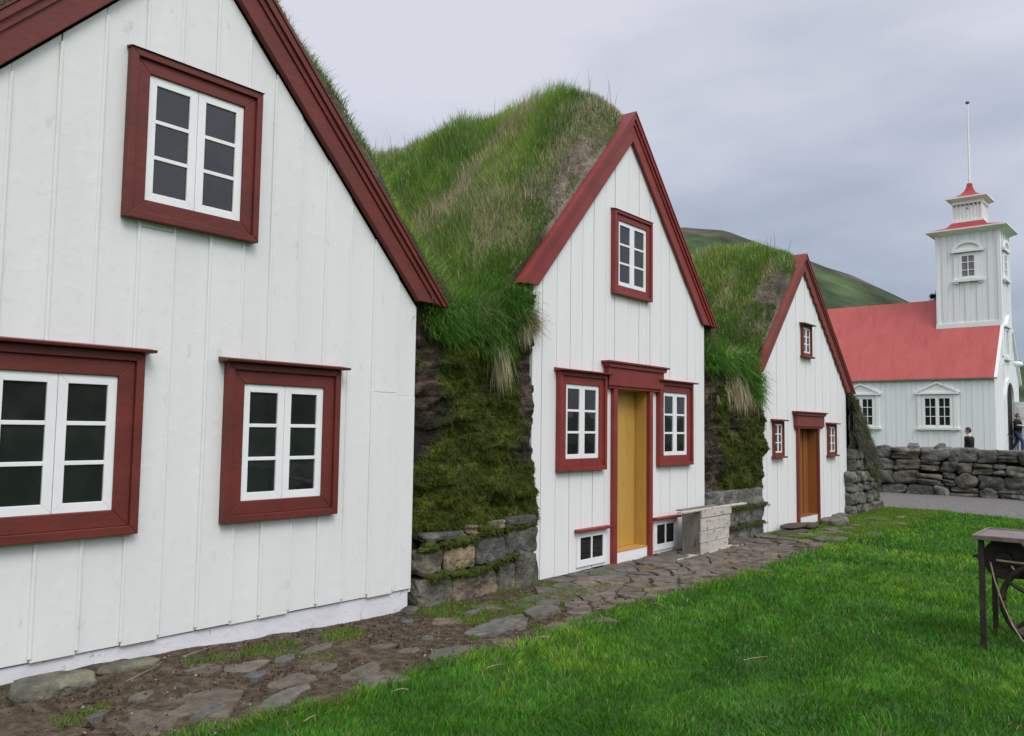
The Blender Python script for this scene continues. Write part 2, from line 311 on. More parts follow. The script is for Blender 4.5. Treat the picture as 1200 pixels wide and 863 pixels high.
# ---- lawn
def lawn():
    Ps = []; Hs = []; Ws = []
    # triangle-ish region right of the path seen by the camera, with a margin
    for (r0, r1, dens, hh, ww) in ((1.6, 4.2, 9500, .062, .0042), (4.2, 6.5, 5600, .064, .0055), (6.5, 10, 2600, .066, .0085), (10, 20, 900, .07, .015)):
        a0, a1 = rad(-4), rad(66)
        area = (r1*r1-r0*r0)*(a1-a0)/2; n = int(area*dens)
        a = RNG.uniform(a0, a1, n); r = np.sqrt(RNG.uniform(r0*r0, r1*r1, n)); x, y = r*np.cos(a), r*np.sin(a)
        gx = 17.85+.2*vn(y*.9, 3., 0, 41)
        k = (y < edgeY(x)+.05*RNG.uniform(-1, 1, n)**3) & (x < gx)
        x, y = x[k], y[k]; Ps.append(np.stack([x, y, g(x, y)-.004], 1)); Hs.append(np.full(len(x), hh)); Ws.append(np.full(len(x), ww))
    P = np.concatenate(Ps); H = np.concatenate(Hs); W_ = np.concatenate(Ws); n = len(P); x, y = P[:, 0], P[:, 1]
    edge = 1-ss(edgeY(x)-y, .0, .35)
    clump = fbm(x*2.2, y*2.2, 0, 71, 3); fine = vn(x*11, y*11, 0, 75)
    H = H*.78*(1+.22*clump+.3*fine+.45*edge)*RNG.uniform(.6, 1.25, n)
    thin = RNG.uniform(0, 1, n) < .9-.25*(fbm(x*4, y*4, 0, 79, 2) > .6)
    ang = 2.5*vn(x*1.3, y*1.3, 0, 81)*math.pi; dirv = np.stack([np.cos(ang), np.sin(ang), 0*ang], 1)*(.3+.3*vn(x*3, y*3, 0, 83))[:, None]
    lean = rlean(n, .8)+dirv
    v = fbm(x*.9, y*.9, 0, 85, 3)
    base = np.array([.070, .225, .016]); lt = np.array([.17, .35, .03]); dk = np.array([.038, .155, .015]); st = np.array([.32, .30, .13])
    c = base+(lt-base)*ss(v*.7+.7*fine, .1, 1.1)[:, None]+(dk-base)*ss(-v*.8-.5*fine, .1, 1.0)[:, None]
    c = c+(lt*1.05-c)*(.5*edge*ss(vn(x*2, y*2, 0, 87), -.1, .6))[:, None]
    isst = RNG.uniform(0, 1, n) < .015+.05*ss(vn(x*1.5, y*1.5, 0, 89), .35, .8)
    c[isst] = st*RNG.uniform(.6, 1.1, (isst.sum(), 1))
    c = c*RNG.uniform(.6, 1.4, (n, 1))*np.concatenate([RNG.uniform(.8, 1.35, (n, 1)), np.ones((n, 1)), np.ones((n, 1))], 1)
    k = thin
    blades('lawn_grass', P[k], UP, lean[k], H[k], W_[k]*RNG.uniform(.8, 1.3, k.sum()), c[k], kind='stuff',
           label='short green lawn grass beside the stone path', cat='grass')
lawn()
# ---- sparse yellow-green grass creeping over the path
def creeping():
    n = 230000; x = RNG.uniform(1.8, 18.0, n)**1.0; y = RNG.uniform(3.5, 4.84, n)
    m_ = fbm(x*1.8, y*2.6, 0, 91, 3)
    far = ss(x, 10.2, 12.5)
    thr = .75-.55*ss(x, 3.6, 5.3)*(1-ss(x, 6.2, 7.2))-2.2*far*ss(x, 11.3, 13.2)-.5*far+.15*ss(x, 6.8, 7.4)*(1-far)
    door = (x > 10.2)*0
    k = (m_ > thr) & ((y < 4.8) | (x > 10)); k &= ~((x > 7.2) & (x < 10.3) & (m_ < .95))
    k &= RNG.uniform(0, 1, n) < .25+.6*far+.35*(x < 7)
    x, y = x[k], y[k]; n = len(x)
    c = np.array([.10, .21, .02])*RNG.uniform(.6, 1.4, (n, 1))*np.array([1, 1, 1])+np.array([.05, .03, 0])*RNG.uniform(0, 1, (n, 1))
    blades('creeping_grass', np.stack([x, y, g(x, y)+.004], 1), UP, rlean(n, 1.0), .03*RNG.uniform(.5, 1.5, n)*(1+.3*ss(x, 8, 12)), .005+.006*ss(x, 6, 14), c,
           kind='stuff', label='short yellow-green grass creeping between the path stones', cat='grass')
creeping()
# litter of straw and small pebbles on the soil
def litter():
    n = 1600; x = RNG.uniform(1.7, 12, n)**1.0; y = RNG.uniform(3.6, 4.85, n)
    k = RNG.uniform(0, 1, n) < np.where(x < 5.5, 1, .3); x, y = x[k], y[k]; n = len(x)
    a = RNG.uniform(0, 2*math.pi, n); up = np.stack([np.cos(a), np.sin(a), .06+0*a], 1); face = np.stack([-np.sin(a), np.cos(a), 0*a], 1)
    c = np.array([.30, .25, .17])*RNG.uniform(.35, 1.1, (n, 1))
    blades('straw_litter', np.stack([x, y, g(x, y)+.022], 1), up, rlean(n, .3), RNG.uniform(.02, .10, n), .0025, c, face=face, kind='stuff', label='bits of dry straw scattered on the bare soil', cat='straw')
    # crumbs of earth and gravel
    n = 5200; x = RNG.uniform(1.6, 7.5, n); y = RNG.uniform(3.6, 4.86, n); s_ = RNG.uniform(.003, .011, n)*(1+(RNG.uniform(0, 1, n) < .05)*1.5)
    B = np.array([(1,0,0),(-1,0,0),(0,1,0),(0,-1,0),(0,0,1),(0,0,-1)], float); T = np.array([(0,2,4),(2,1,4),(1,3,4),(3,0,4),(2,0,5),(1,2,5),(3,1,5),(0,3,5)])
    Pc = np.stack([x, y, g(x, y)+.013], 1); V = Pc[:, None]+B[None]*s_[:, None, None]*RNG.uniform(.5, 1.2, (n, 6, 1))
    T = (T[None]+(np.arange(n)*6)[:, None, None]).reshape(-1, 3); c = np.array([.07, .05, .032])*RNG.uniform(.4, 1.6, (n, 1)); w_ = RNG.uniform(0, 1, n) < .04; c[w_] = (.4, .38, .33)
    npmesh('soil_crumbs', V.reshape(-1, 3), None, BLADE, cols=np.repeat(c, 6, 0), smooth=False, tris=T, kind='stuff', label='crumbs of earth and grit on the bare soil path', cat='gravel')
    # the odd longer dead stalk lying on the lawn and soil
    pts = [(2.3,4.5,.28,.35),(2.05,4.55,.3,.75),(2.75,4.7,.3,.1),(3.3,3.35,.10,2.6),(3.9,3.3,.14,-.4),(4.6,3.5,.14,.7),(4.75,3.45,.12,2.4),(5.1,2.2,.2,-.6),(2.6,3.35,.1,.1),(6.5,3.3,.16,.3),(6.2,3.35,.14,1.2)]
    mb = MB()
    for (px, py, l, an) in pts:
        zz = float(g(px, py))+(.045 if py < 3.55 else .03)
        mb.tube([(px+l*t*math.cos(an+.15*t), py+l*t*math.sin(an+.15*t), zz+.008*math.sin(3*t)) for t in (0, .33, .66, 1)], [.002, .002, .0015, .001], 5)
    mb.build('dead_stalks', ROPE, kind='stuff', label='dead straw stalks lying on the grass and soil', cat='straw')
litter()

# ------------------------------------------------------------------ stones
def cube_sphere(k=6):
    P = []; Q = []
    for axis in range(3):
        for s in (-1, 1):
            u = np.linspace(-1, 1, k); U_, V_ = np.meshgrid(u, u, indexing='ij')
            c = [None]*3; c[axis] = np.full_like(U_, s); c[(axis+1) % 3] = U_*s; c[(axis+2) % 3] = V_
            base = len(P)*k*k; P.append(np.stack(c, -1).reshape(-1, 3)); Q.append(gridf(k, k)+base)
    return np.concatenate(P), np.concatenate(Q)
CS = {k: cube_sphere(k) for k in (5, 7, 9, 13)}
def stones(lst, k=7, pw=5, amp=.12, seed=0):
    """lst of (centre, size(3), tint(3), roll)"""
    B, Q = CS[k]; Vs, Fs, Cs_ = [], [], []
    nrm = (np.abs(B)**pw).sum(1)**(1/pw)
    S = B/nrm[:, None]
    for i, (c, sz, tint, rl) in enumerate(lst):
        o = 17.3*i+seed*3.1; P = S.copy()
        d = amp*(vn(P[:, 0]*1.1+o, P[:, 1]*1.1, P[:, 2]*1.1, 3)+.5*vn(P[:, 0]*2.5+o, P[:, 1]*2.5, P[:, 2]*2.5, 4))
        d = d-amp*.35*np.maximum(0, fbm(P[:, 0]*2.6+o, P[:, 1]*2.6, P[:, 2]*2.6, 14, 3))+amp*.12*vn(P[:, 0]*7+o, P[:, 1]*7, P[:, 2]*7, 15)
        sh = amp*vn(P[:, 2]*.9+o, P[:, 1]*.9, .5, 8)
        P = P*(1+d)[:, None]; P[:, 0] += sh; P[:, 2] += amp*.8*vn(P[:, 0]*.9+o, .3, .5, 9)
        P = P*np.array(sz)/2
        cr, sr = math.cos(rl), math.sin(rl); x, z = P[:, 0]*cr-P[:, 2]*sr, P[:, 0]*sr+P[:, 2]*cr
        P = np.stack([x, P[:, 1], z], 1)+np.array(c)
        Fs.append(Q+len(Vs)*len(B)); Vs.append(P); Cs_.append(np.tile(np.array(tint), (len(P), 1)))
    return np.concatenate(Vs), np.concatenate(Fs), np.concatenate(Cs_)
def tint(lo=.75, hi=1.25):
    v = random.uniform(lo, hi); r = random.uniform(-.07, .07); return (v*(1+r), v, v*(1-r*1.3))
TAN = (1.7, 1.4, 1.0)

# ---- paving in front of the middle house: voronoi of irregular slabs
def clip(poly, a, b, c):
    o = []
    for i in range(len(poly)):
        p, q = poly[i], poly[(i+1) % len(poly)]; dp, dq = a*p[0]+b*p[1]-c, a*q[0]+b*q[1]-c
        if dp <= 0: o.append(p)
        if dp*dq < 0: t = dp/(dp-dq); o.append((p[0]+t*(q[0]-p[0]), p[1]+t*(q[1]-p[1])))
    return o
def slab(poly, zt, th, seed, jitter=.02, V=None, Q=None):
    """irregular flat stone from a polygon outline"""
    pts = []
    n = len(poly)
    for i in range(n):
        p, q = np.array(poly[i]), np.array(poly[(i+1) % n]); L = np.linalg.norm(q-p); m_ = max(1, int(L/.045))
        for j in range(m_): pts.append(p+(q-p)*j/m_)
    pts = np.array(pts)
    # soften corners
    pts = .7*pts+.15*np.roll(pts, 1, 0)+.15*np.roll(pts, -1, 0)
    pts = pts+jitter*np.stack([vn(pts[:, 0]*12, pts[:, 1]*12, seed, 3), vn(pts[:, 0]*12, pts[:, 1]*12, seed, 4)], 1)
    c = pts.mean(0); rings = []
    tx, ty = random.uniform(-.035, .035), random.uniform(-.035, .035)
    for (s, dz) in ((1.02, -th), (1.0, -.006), (.975, 0), (.7, .001), (.4, .001)):
        r = c+(pts-c)*s; z = zt+dz+(tx*(r[:, 0]-c[0])+ty*(r[:, 1]-c[1]))+.006*vn(r[:, 0]*6, r[:, 1]*6, seed, 7)*(s < .99)
        rings.append(np.stack([r[:, 0], r[:, 1], z], 1))
    n = len(pts); Vv = np.concatenate(rings+[np.array([[c[0], c[1], zt+.003]])])
    q = []
    for k in range(4):
        for i in range(n): j = (i+1) % n; q.append((k*n+i, k*n+j, (k+1)*n+j, (k+1)*n+i))
    t = [(4*n+i, 4*n+(i+1) % n, 5*n) for i in range(n)]
    return Vv, q, t
FL = [(2.80,3.80,.52,.18),(2.92,4.22,.20,.11),(3.24,4.36,.22,.11),(3.52,4.42,.34,.13),(3.30,4.08,.24,.15),(3.42,3.86,.44,.19),(3.86,4.18,.24,.14),(3.92,3.98,.20,.14),(4.22,4.10,.16,.12),(4.10,3.78,.50,.18),(4.78,3.95,.85,.34),(5.42,4.02,.52,.30),(5.00,4.40,.24,.10)]
def paving():
    pts = []
    y = 3.5
    row = 0
    while y < 5.0:
        x = 2.5+random.uniform(0, .3)
        while x < 16.2:
            big = (x > 7.4 and x < 8.9 and y > 4.3) or random.random() < .14
            pts.append((x+random.uniform(-.07, .07), y+random.uniform(-.06, .06))); x += random.uniform(.17, .46)*(1.8 if big else 1)
        y += .15+.05*(row % 2); row += 1
    P = np.array(pts); Vs, Qs, Ts, Cs_ = [], [], [], []; off = 0
    for i, p in enumerate(P):
        d = np.hypot(*(P-p).T); nb = np.argsort(d)[1:14]
        poly = [(p[0]-.5, p[1]-.5), (p[0]+.5, p[1]-.5), (p[0]+.5, p[1]+.5), (p[0]-.5, p[1]+.5)]
        for j in nb:
            a, b = P[j]-p; L = math.hypot(a, b); mid = (P[j]+p)/2; poly = clip(poly, a, b, a*mid[0]+b*mid[1]-L*.007*random.uniform(.2, 2.4))
            if len(poly) < 3: break
        ey = float(edgeY(p[0]))
        poly = clip(poly, 0, 1, 4.845) if len(poly) > 2 else poly
        if len(poly) < 3: continue
        c = np.mean(poly, 0)
        if c[1] < ey+.02: continue
        pk = .25 if c[0] < 4.3 else (.16 if c[0] < 5.6 else .12)
        if c[0] < 6.4 and (random.random() < pk+.5*(c[1]-ey-.35)*(c[0] < 5) or c[1] > 4.5 or any(math.hypot((c[0]-fx)/(lx/2+.09), (c[1]-fy)/(ly/2+.08)) < 1 for fx, fy, lx, ly in FL)): continue
        if c[0] > 10.4 and random.random() < (.3 if c[0] < 11.5 else .72): continue
        if c[0] > 11.8 and c[1] > 4.55: continue
        Vv, q, t = slab(poly, float(g(*c))+(.034 if c[0] > 11.4 else .020 if c[0] > 6 else .014)+random.uniform(0, .012), .05, i)
        Vs.append(Vv); Qs.append(np.array(q)+off); Ts.append(np.array(t)+off); off += len(Vv)
        r = random.random(); tn = tint(.8, 1.2)
        if r < .4: tn = (tn[0]*1.12, tn[1]*.98, tn[2]*.88)
        Cs_.append(np.tile(tn, (len(Vv), 1)))
    npmesh('stone_paving', np.concatenate(Vs), np.concatenate(Qs), FLAG, cols=np.concatenate(Cs_), smooth=False, tris=np.concatenate(Ts), kind='structure')
paving()
# ---- single flat stones lying in the soil before the nearest house
def flag(cx, cy, lx, ly, rot, label, zt=.03, tn=None, seed=0):
    n = random.randint(5, 7); poly = []
    for i in range(n):
        a = 2*math.pi*i/n+random.uniform(-.25, .25); r = random.uniform(.72, 1.2); u, v_ = r*lx/2*math.cos(a), r*ly/2*math.sin(a)
        poly.append((cx+u*math.cos(rot)-v_*math.sin(rot), cy+u*math.sin(rot)+v_*math.cos(rot)))
    Vv, q, t = slab(poly, zt, .06, seed*7+3)
    base = empty('flagstone', (cx, cy, float(g(cx, cy)))); 
    Vv = Vv+np.array([0, 0, float(g(cx, cy))])
    o = npmesh('flagstone', Vv, q, FLAG, base, cols=np.tile(tn or tint(.85, 1.1), (len(Vv), 1)), smooth=False, tris=t)
    # keep it one mesh: drop the empty and leave the mesh as the thing
    o.parent = None; o.location = base.location; bpy.data.objects.remove(base)
    tag(o, label=label, cat='stone', group='flat stones set in the bare soil')
flags = [
 (2.02,4.22,.26,.12,.6,'small pointed flat stone in the bare soil near the bottom left corner'),
 (2.28,4.30,.24,.12,.5,'small grey flat stone right of the pointed one near the bottom left'),
 (2.42,3.90,.30,.14,.3,'flat stone half under the lawn edge at the very bottom of the picture'),
 (2.80,3.80,.52,.18,.3,'long grey flat stone along the lawn edge below the narrow window of the nearest house'),
 (2.70,4.50,.22,.07,.3,'thin sunken stone in brown soil nearest to the plinth of the nearest house'),
 (2.92,4.22,.20,.11,.6,'lone notched stone in the middle of the bare soil'),
 (3.24,4.36,.22,.11,.4,'small flat stone in the soil, between the notched stone and the plinth'),
 (3.52,4.42,.34,.13,.3,'pale flat stone close to the plinth near the right end of the nearest house'),
 (3.30,4.08,.24,.15,.2,'dark grey stone in soil next to a small grass tuft'),
 (3.42,3.86,.44,.19,.25,'broad flat stone by the lawn edge with a small stone leaning at its right'),
 (3.86,4.18,.24,.14,-.4,'wedge-shaped grey stone pointing towards the nearest house'),
 (3.92,3.98,.20,.14,.3,'small bluish stone right of the wedge-shaped stone'),
 (4.22,4.10,.16,.12,.3,'smallest bluish stone, edged with grass, before the mossy wall'),
 (4.10,3.78,.50,.18,.2,'brownish flat slab lying along the lawn edge left of the largest slab'),
 (4.78,3.95,.85,.34,.1,'largest grey slab of the path, lying below the mossy wall between two houses'),
 (5.42,4.02,.52,.30,.1,'thick grey slab with a dark front edge, right of the largest slab'),
 (5.00,4.40,.24,.10,.1,'small stone in grass right under the mossy wall'),
 (4.45,4.55,.20,.10,.5,'small stone lying at the right-hand corner of the nearest house'),
]
for i, (a, b, c, d, e_, l) in enumerate(flags): flag(a, b, c, d, e_, l, zt=.021 if i < 14 else .035, seed=i)
def boulder(name, c, sz, label, tn, cat='stone', group=None, k=9, pw=3.2, amp=.18, rl=0, sd_=0, M_=STONE):
    V, Q, C = stones([((0, 0, 0), sz, tn, rl)], k, pw, amp, sd_)
    o = npmesh(name, V, Q, M_, cols=C, label=label, cat=cat, group=group); o.location = c; return o
boulder('boulder', (1.98, 4.66, .09), (.42, .24, .13), 'large mossy grey stone against the plinth in the bottom left corner', (1, 1, .85), sd_=2)
boulder('boulder', (2.42, 4.72, .08), (.36, .16, .08), 'flat olive stone against the plinth, second from the left corner', (.95, .95, .75), sd_=5)
boulder('boulder', (4.72, 4.80, .02), (.16, .10, .08), 'small dark stone at the right foot of the nearest house plinth', (.6, .6, .55), sd_=8)
# ------------------------------------------------------------------ houses
def boards(mb, x0, x1, step, zb, topf, ax_, yf, yb, rise=.009, gap=0, door=None, jit=.02, seams=None, joints={}, fn=None):
    if seams is None:
        seams = [x0]; 
        while seams[-1]+step*1.4 < x1: seams.append(seams[-1]+step*random.uniform(1-jit*3, 1+jit*3))
        seams.append(x1)
    if door: # snap seams to the door sides
        seams = sorted([s for s in seams if abs(s-door[0]) > .07 and abs(s-door[1]) > .07]+[door[0], door[1]])
    for i in range(len(seams)-1):
        a, b = seams[i]+gap/2, seams[i+1]-gap/2; z0 = zb+random.uniform(-.006, .006)
        if door and a > door[0]-.01 and b < door[1]+.01: z0 = door[2]
        top = [(b, topf(b))]+([(ax_, topf(ax_))] if a < ax_ < b else [])+[(a, topf(a))]
        ry = yf-(rise if i % 2 else 0)+random.uniform(-.001, .001)
        kw = {} if fn is None else {'fn': fn}
        if i in joints:
            zj = joints[i]; mb.prism([(a, z0), (b, z0), (b, zj-.002), (a, zj-.002)], ry-.003, yb, **kw); mb.prism([(a, zj+.002), (b, zj+.002)]+top, ry+.001, yb, **kw)
        else: mb.prism([(a, z0), (b, z0)]+top, ry, yb, **kw)
def window(house, xc, z0, z1, w_, fw, red, yf, white=TRIMW, cap=None, sill=None, cols_=2, rows=3, name='window', bot=None, depth=.055, label=None, st=.03, slope=True):
    """red frame outside the sash opening w_ x (z1-z0), proud of the boards at yf"""
    x0, x1 = xc-w_/2, xc+w_/2
    m = MB(); y1 = yf+.006
    m.ring(x0-fw, x1+fw, z0-(bot or fw), z1+fw, fw*.35, yf-depth, y1)
    m.ring(x0-fw*.65, x1+fw*.65, z0-(bot or fw)+fw*.35, z1+fw*.65, fw*.65, yf-depth*.62, y1, tb=(bot or fw)-fw*.35)
    o = m.build(name, red, house, bevel=.004, label=label)
    if cap:
        c = MB(); hw = (x1-x0)/2+fw+cap
        c.prism([(yf+.004, z1+fw+.002), (yf-depth-.05, z1+fw+.002), (yf-depth-.055, z1+fw+.018), (yf+.004, z1+fw+.034)], xc-hw, xc+hw, lambda u, v, w__: (w__, u, v))
        c.build('window_cap', red, o, bevel=.003)
    elif slope:
        c = MB(); c.prism([(yf+.004, z1+fw+.002), (yf-depth-.012, z1+fw+.002), (yf+.004, z1+fw+.02)], x0-fw-.008, x1+fw+.008, lambda u, v, w__: (w__, u, v)); c.build('window_cap', red, o)
    if sill:
        c = MB(); c.box(x0-fw-sill, x1+fw+sill, yf-depth-.03, yf+.004, z0-(bot or fw)-.03, z0-(bot or fw)-.002); c.build('window_sill', red, o, bevel=.003)
    ys = yf-depth*.35
    n = cols_; cw = w_/n; mu = .012 if st > .04 else .008
    for i in range(n):
        a, b = x0+i*cw+(.0015 if i else 0), x0+(i+1)*cw-(.0015 if i < n-1 else 0)
        s = MB(); s.ring(a, b, z0, z1, st, ys, yf+.004, tb=st)
        hgt = (z1-z0-st*2)/rows
        for r in range(1, rows): s.box(a+st, b-st, ys+.003, yf+.002, z0+st+r*hgt-mu, z0+st+r*hgt+mu)
        s.build('sash', white, o, bevel=.0025)
    p = MB(); p.box(x0+.01, x1-.01, yf-.006, yf+.001, z0+.01, z1-.01); p.build('pane', GLASS, o)
    return o
def barge(house, red, cx, zi, zo, sl_l, sl_r, xl, xr, zbl, zbr, yf, th, cap=.03, scallop=False):
    """two rake boards meeting at cx: inner apex zi, outer apex zo; mould on the outer edge"""
    for sgn, sl_, xe, zb in ((-1, sl_l, xl, zbl), (1, sl_r, xr, zbr)):
        m = MB(); zm = zi+(zo-zi)*.62
        xi_e = cx+sgn*(zi-zb)/sl_; xm_e = cx+sgn*(zm-zb)/sl_; xo_e = cx+sgn*(zo-zb)/sl_
        if scallop and sgn > 0:
            npt = 16; pts = []
            for i in range(npt*4+1):
                f = i/(npt*4); x = cx+(xi_e-cx)*f; z = zi-(zi-zb)*f; pts.append((x, z-.06*abs(math.sin(math.pi*f*npt))))
            m.prism(pts+[(xm_e, zb), (cx, zm)], yf, yf+th)
        else: m.prism([(cx, zi), (xi_e, zb), (xm_e, zb), (cx, zm)], yf, yf+th)
        # stepped mouldings
        m.prism([(cx, zm-.012), (xm_e-sgn*.01, zb), (xo_e-sgn*.045, zb-.025), (cx, zo-.06)], yf-.014, yf+th-.002)
        m.prism([(cx, zo-.075), (xo_e-sgn*.05, zb-.018), (xo_e, zb-.022), (cx, zo)], yf-.032, yf+th-.004)
        m.build('bargeboard', red, house, bevel=.004)
        c = MB(); c.prism([(cx, zo+.002), (xo_e+sgn*.004, zb-.02), (xo_e+sgn*.015, zb-.016), (cx, zo+.018)], yf-.04, yf+th+.16); c.build('eave_strip', red, house)
def body(house, x0, x1, cx, zap, sl_l, sl_r, depth=7.2, zb=-.3):
    m = MB(); e0 = zap-sl_l*(cx-x0); e1 = zap-sl_r*(x1-cx)
    m.prism([(x0, zb), (x1, zb), (x1, e1), (cx, zap), (x0, e0)], D+.2, D+depth); m.build('rear_walls', DARK, house)
# ---- nearest house
H1 = empty('turf_house', (2.76, D, 0), label='nearest white house with dark red windows and bargeboards', cat='house', group='white turf-roofed gable houses in the row')
top1 = lambda x: 4.52-1.045*abs(x-2.79)+.03
mb = MB(); s1 = [.70,.95,1.2,1.45,1.70,1.95,2.194,2.444,2.668,2.919,3.16,3.378,3.611,3.852,4.084,4.332,4.586,4.80]
for a in s1[1:-1]:
    zt_ = 4.5-1.045*abs(a-2.79)
    mb.prism([(a-.011, D-.0135), (a-.006, D-.017), (a+.006, D-.017), (a+.011, D-.0135), (a+.011, D), (a-.011, D)], .20+.1*random.random()*0, zt_, lambda u, v, w_: (u, v, w_))
boards(mb, .7, 4.8, .2, .178, top1, 2.79, D-.002, D+.06, seams=s1, rise=.007, gap=.0045, joints={7: 2.66, 15: 1.74, 16: 1.72})
mb.prism([(.72, .19), (4.78, .19), (4.78, 2.44), (2.79, 4.45), (.72, 2.3)], D+.003, D+.055)
mb.box(4.78, 4.808, D+.01, D+.32, .15, 2.45)
mb.build('wall', WH1, H1, bevel=.0025)
mb = MB(); mb.box(.7, 4.785, D+.014, D+.25, -.3, .172); mb.build('plinth', PLIN, H1, bevel=.006)
body(H1, .74, 4.76, 2.79, 4.45, 1.045, 1.045)
barge(H1, RED1, 2.79, 4.57, 4.89, 1.045, 1.045, 0, 0, 2.50, 2.50, D-.06, .05)
window(H1, 2.78, 2.82, 3.60, .66, .125, RED1, D-.012, st=.054)
window(H1, 3.515, .97, 1.745, .66, .135, RED1, D-.012, cap=.045, st=.054)
window(H1, 2.015, .97, 1.745, .66, .145, RED1, D-.012, cap=.045, st=.054)
# ---- middle house
H2 = empty('turf_house', (8.22, D, 0), label='middle white house with ochre door and bright red trim', cat='house', group='white turf-roofed gable houses in the row')
cx2 = 8.225; top2 = lambda x: 4.86-1.08*abs(x-cx2)
mb = MB(); s2 = [6.37,6.526,6.77,7.01,7.229,7.441,7.677,7.924,8.16,8.402,8.661,8.921,9.15,9.38,9.61,9.84,10.10]
boards(mb, 6.37, 10.1, .2, .02, top2, cx2, D-.002, D+.05, seams=s2, rise=.003, gap=.009, door=(7.87, 8.58, 1.93))
mb.box(10.072, 10.105, D+.01, D+.3, .0, 2.8)
mb.build('wall', WH2, H2, bevel=.002)
mb = MB(); mb.box(6.39, 7.86, D+.045, D+.2, -.3, 3.0); mb.box(8.59, 10.07, D+.045, D+.2, -.3, 3.0); mb.build('dark_backing', DARK, H2)  # dark backing added behind the boards so their open seams read dark
body(H2, 6.42, 10.05, cx2, 4.75, 1.08, 1.08)
barge(H2, RED2, 8.185, 4.80, 5.13, 1.085, 1.065, 0, 0, 2.86, 2.86, D-.05, .04)
window(H2, 8.20, 3.08, 3.815, .63, .105, RED2, D-.010, st=.046)
window(H2, 7.20, 1.17, 1.93, .62, .125, RED2, D-.010, cap=.04, st=.046)
window(H2, 9.235, 1.17, 1.93, .62, .125, RED2, D-.010, cap=.04, st=.046)
for xc in (7.415, 9.02):
    m = MB(); m.ring(xc-.275, xc+.275, .06, .415, .06, D-.022, D-.006, tb=.07); m.box(xc-.012, xc+.012, D-.020, D-.006, .13, .355)
    o = m.build('cellar_window', TRIMW, H2, bevel=.002)
    m = MB(); m.box(xc-.23, xc+.23, D-.011, D-.007, .10, .37); m.build('pane', GLASS, o)
    m = MB(); m.box(xc-.31, xc+.31, D-.075, D-.004, .418, .448); m.build('window_cap', RED2, o, bevel=.006)
def door(house, x0, x1, zt, red, dcol, rec, thr, lint, nseam=2, jw=.075, floor=-.03):
    d = MB(); st = (x1-x0)/(nseam+1); yd = D+rec
    for i in range(nseam+1): d.box(x0+i*st+(.008 if i else 0), x0+(i+1)*st-.008, yd-(.012 if i % 2 else 0), yd+.04, thr+.015, zt)
    o = d.build('door', dcol, house, bevel=.003)
    m = MB(); m.box(x0-.02, x0, D-.002, yd+.03, thr, zt); m.box(x1, x1+.02, D-.002, yd+.03, thr, zt); m.box(x0, x1, D-.002, yd+.03, zt, zt+.02)
    m.box(x0, x1, D-.02, yd+.03, thr, thr+.014); m.build('door_lining', dcol, o, bevel=.002)
    m = MB(); m.box(x0-jw, x0-.0, D-.05, D-.001, floor, zt); m.build('door_jamb', red, o, bevel=.004); m = MB(); m.box(x1, x1+jw, D-.05, D-.001, floor, zt); m.build('door_jamb', red, o, bevel=.004)
    m = MB(); m.box(x0, x1, D-.016, D+.04, floor+.02, thr-.002); m.build('threshold', TRIMW, o, bevel=.003)
    a, b, z2, z3 = lint; m = MB()
    e = .055
    m.box(a+e+.015, b-e-.015, D-.055, D-.001, zt+.001, zt+.03)
    m.prism([(a+e, zt+.031), (b-e, zt+.031), (b-e+.005, z2), (a+e-.005, z2)], D-.072, D-.001)
    m.prism([(a+e-.02, z2), (b-e+.02, z2), (b-.01, z2+.045), (a+.01, z2+.045)], D-.095, D-.001)
    m.box(a-.01, b+.01, D-.12, D-.001, z2+.046, z2+.068)
    m.build('lintel', red, o, bevel=.004)
    return o
door(H2, 7.87, 8.58, 1.92, RED2, OCH, .15, .13, (7.60, 8.93, 2.15, 2.22))
# ---- far house
H3 = empty('turf_house', (13.87, D, -.07), label='farthest and smallest house of the row with an orange-brown door', cat='house', group='white turf-roofed gable houses in the row')
cx3 = 13.84; top3 = lambda x: 4.22-(1.0 if x < cx3 else .885)*abs(x-cx3)
mb = MB(); boards(mb, 11.99, 16.03, .21, -.04, top3, cx3, D-.002, D+.05, rise=.004, gap=.009, door=(13.47, 14.37, 1.53), jit=.03)
mb.box(16.0, 16.036, D+.01, D+.3, -.05, 2.2)
mb.build('wall', WH2, H3, bevel=.003)
mb = MB(); mb.box(12.02, 13.46, D+.045, D+.2, -.3, 2.2); mb.box(14.38, 15.98, D+.045, D+.2, -.3, 2.2); mb.build('dark_backing', DARK, H3)  # same added backing, gives the far house its dark seams
body(H3, 12.05, 15.98, cx3, 4.1, 1.0, .885)
barge(H3, RED3, 13.80, 4.17, 4.44, 1.0, .87, 0, 0, 2.35, 2.22, D-.05, .04, scallop=True)
window(H3, 12.60, 1.15, 1.59, .30, .045, RED3, D-.010, cap=.06, sill=.04, bot=.05, st=.022, depth=.045)
window(H3, 15.12, 1.13, 1.57, .32, .045, RED3, D-.010, cap=.06, sill=.04, bot=.05, st=.022, depth=.045)
window(H3, 13.89, 2.79, 3.21, .34, .045, RED3, D-.010, cap=.06, sill=.04, bot=.05, st=.024, depth=.045)
door(H3, 13.47, 14.37, 1.53, RED3, ORA, .15, .09, (13.26, 14.66, 1.74, 1.80), nseam=3, jw=.055, floor=-.07)

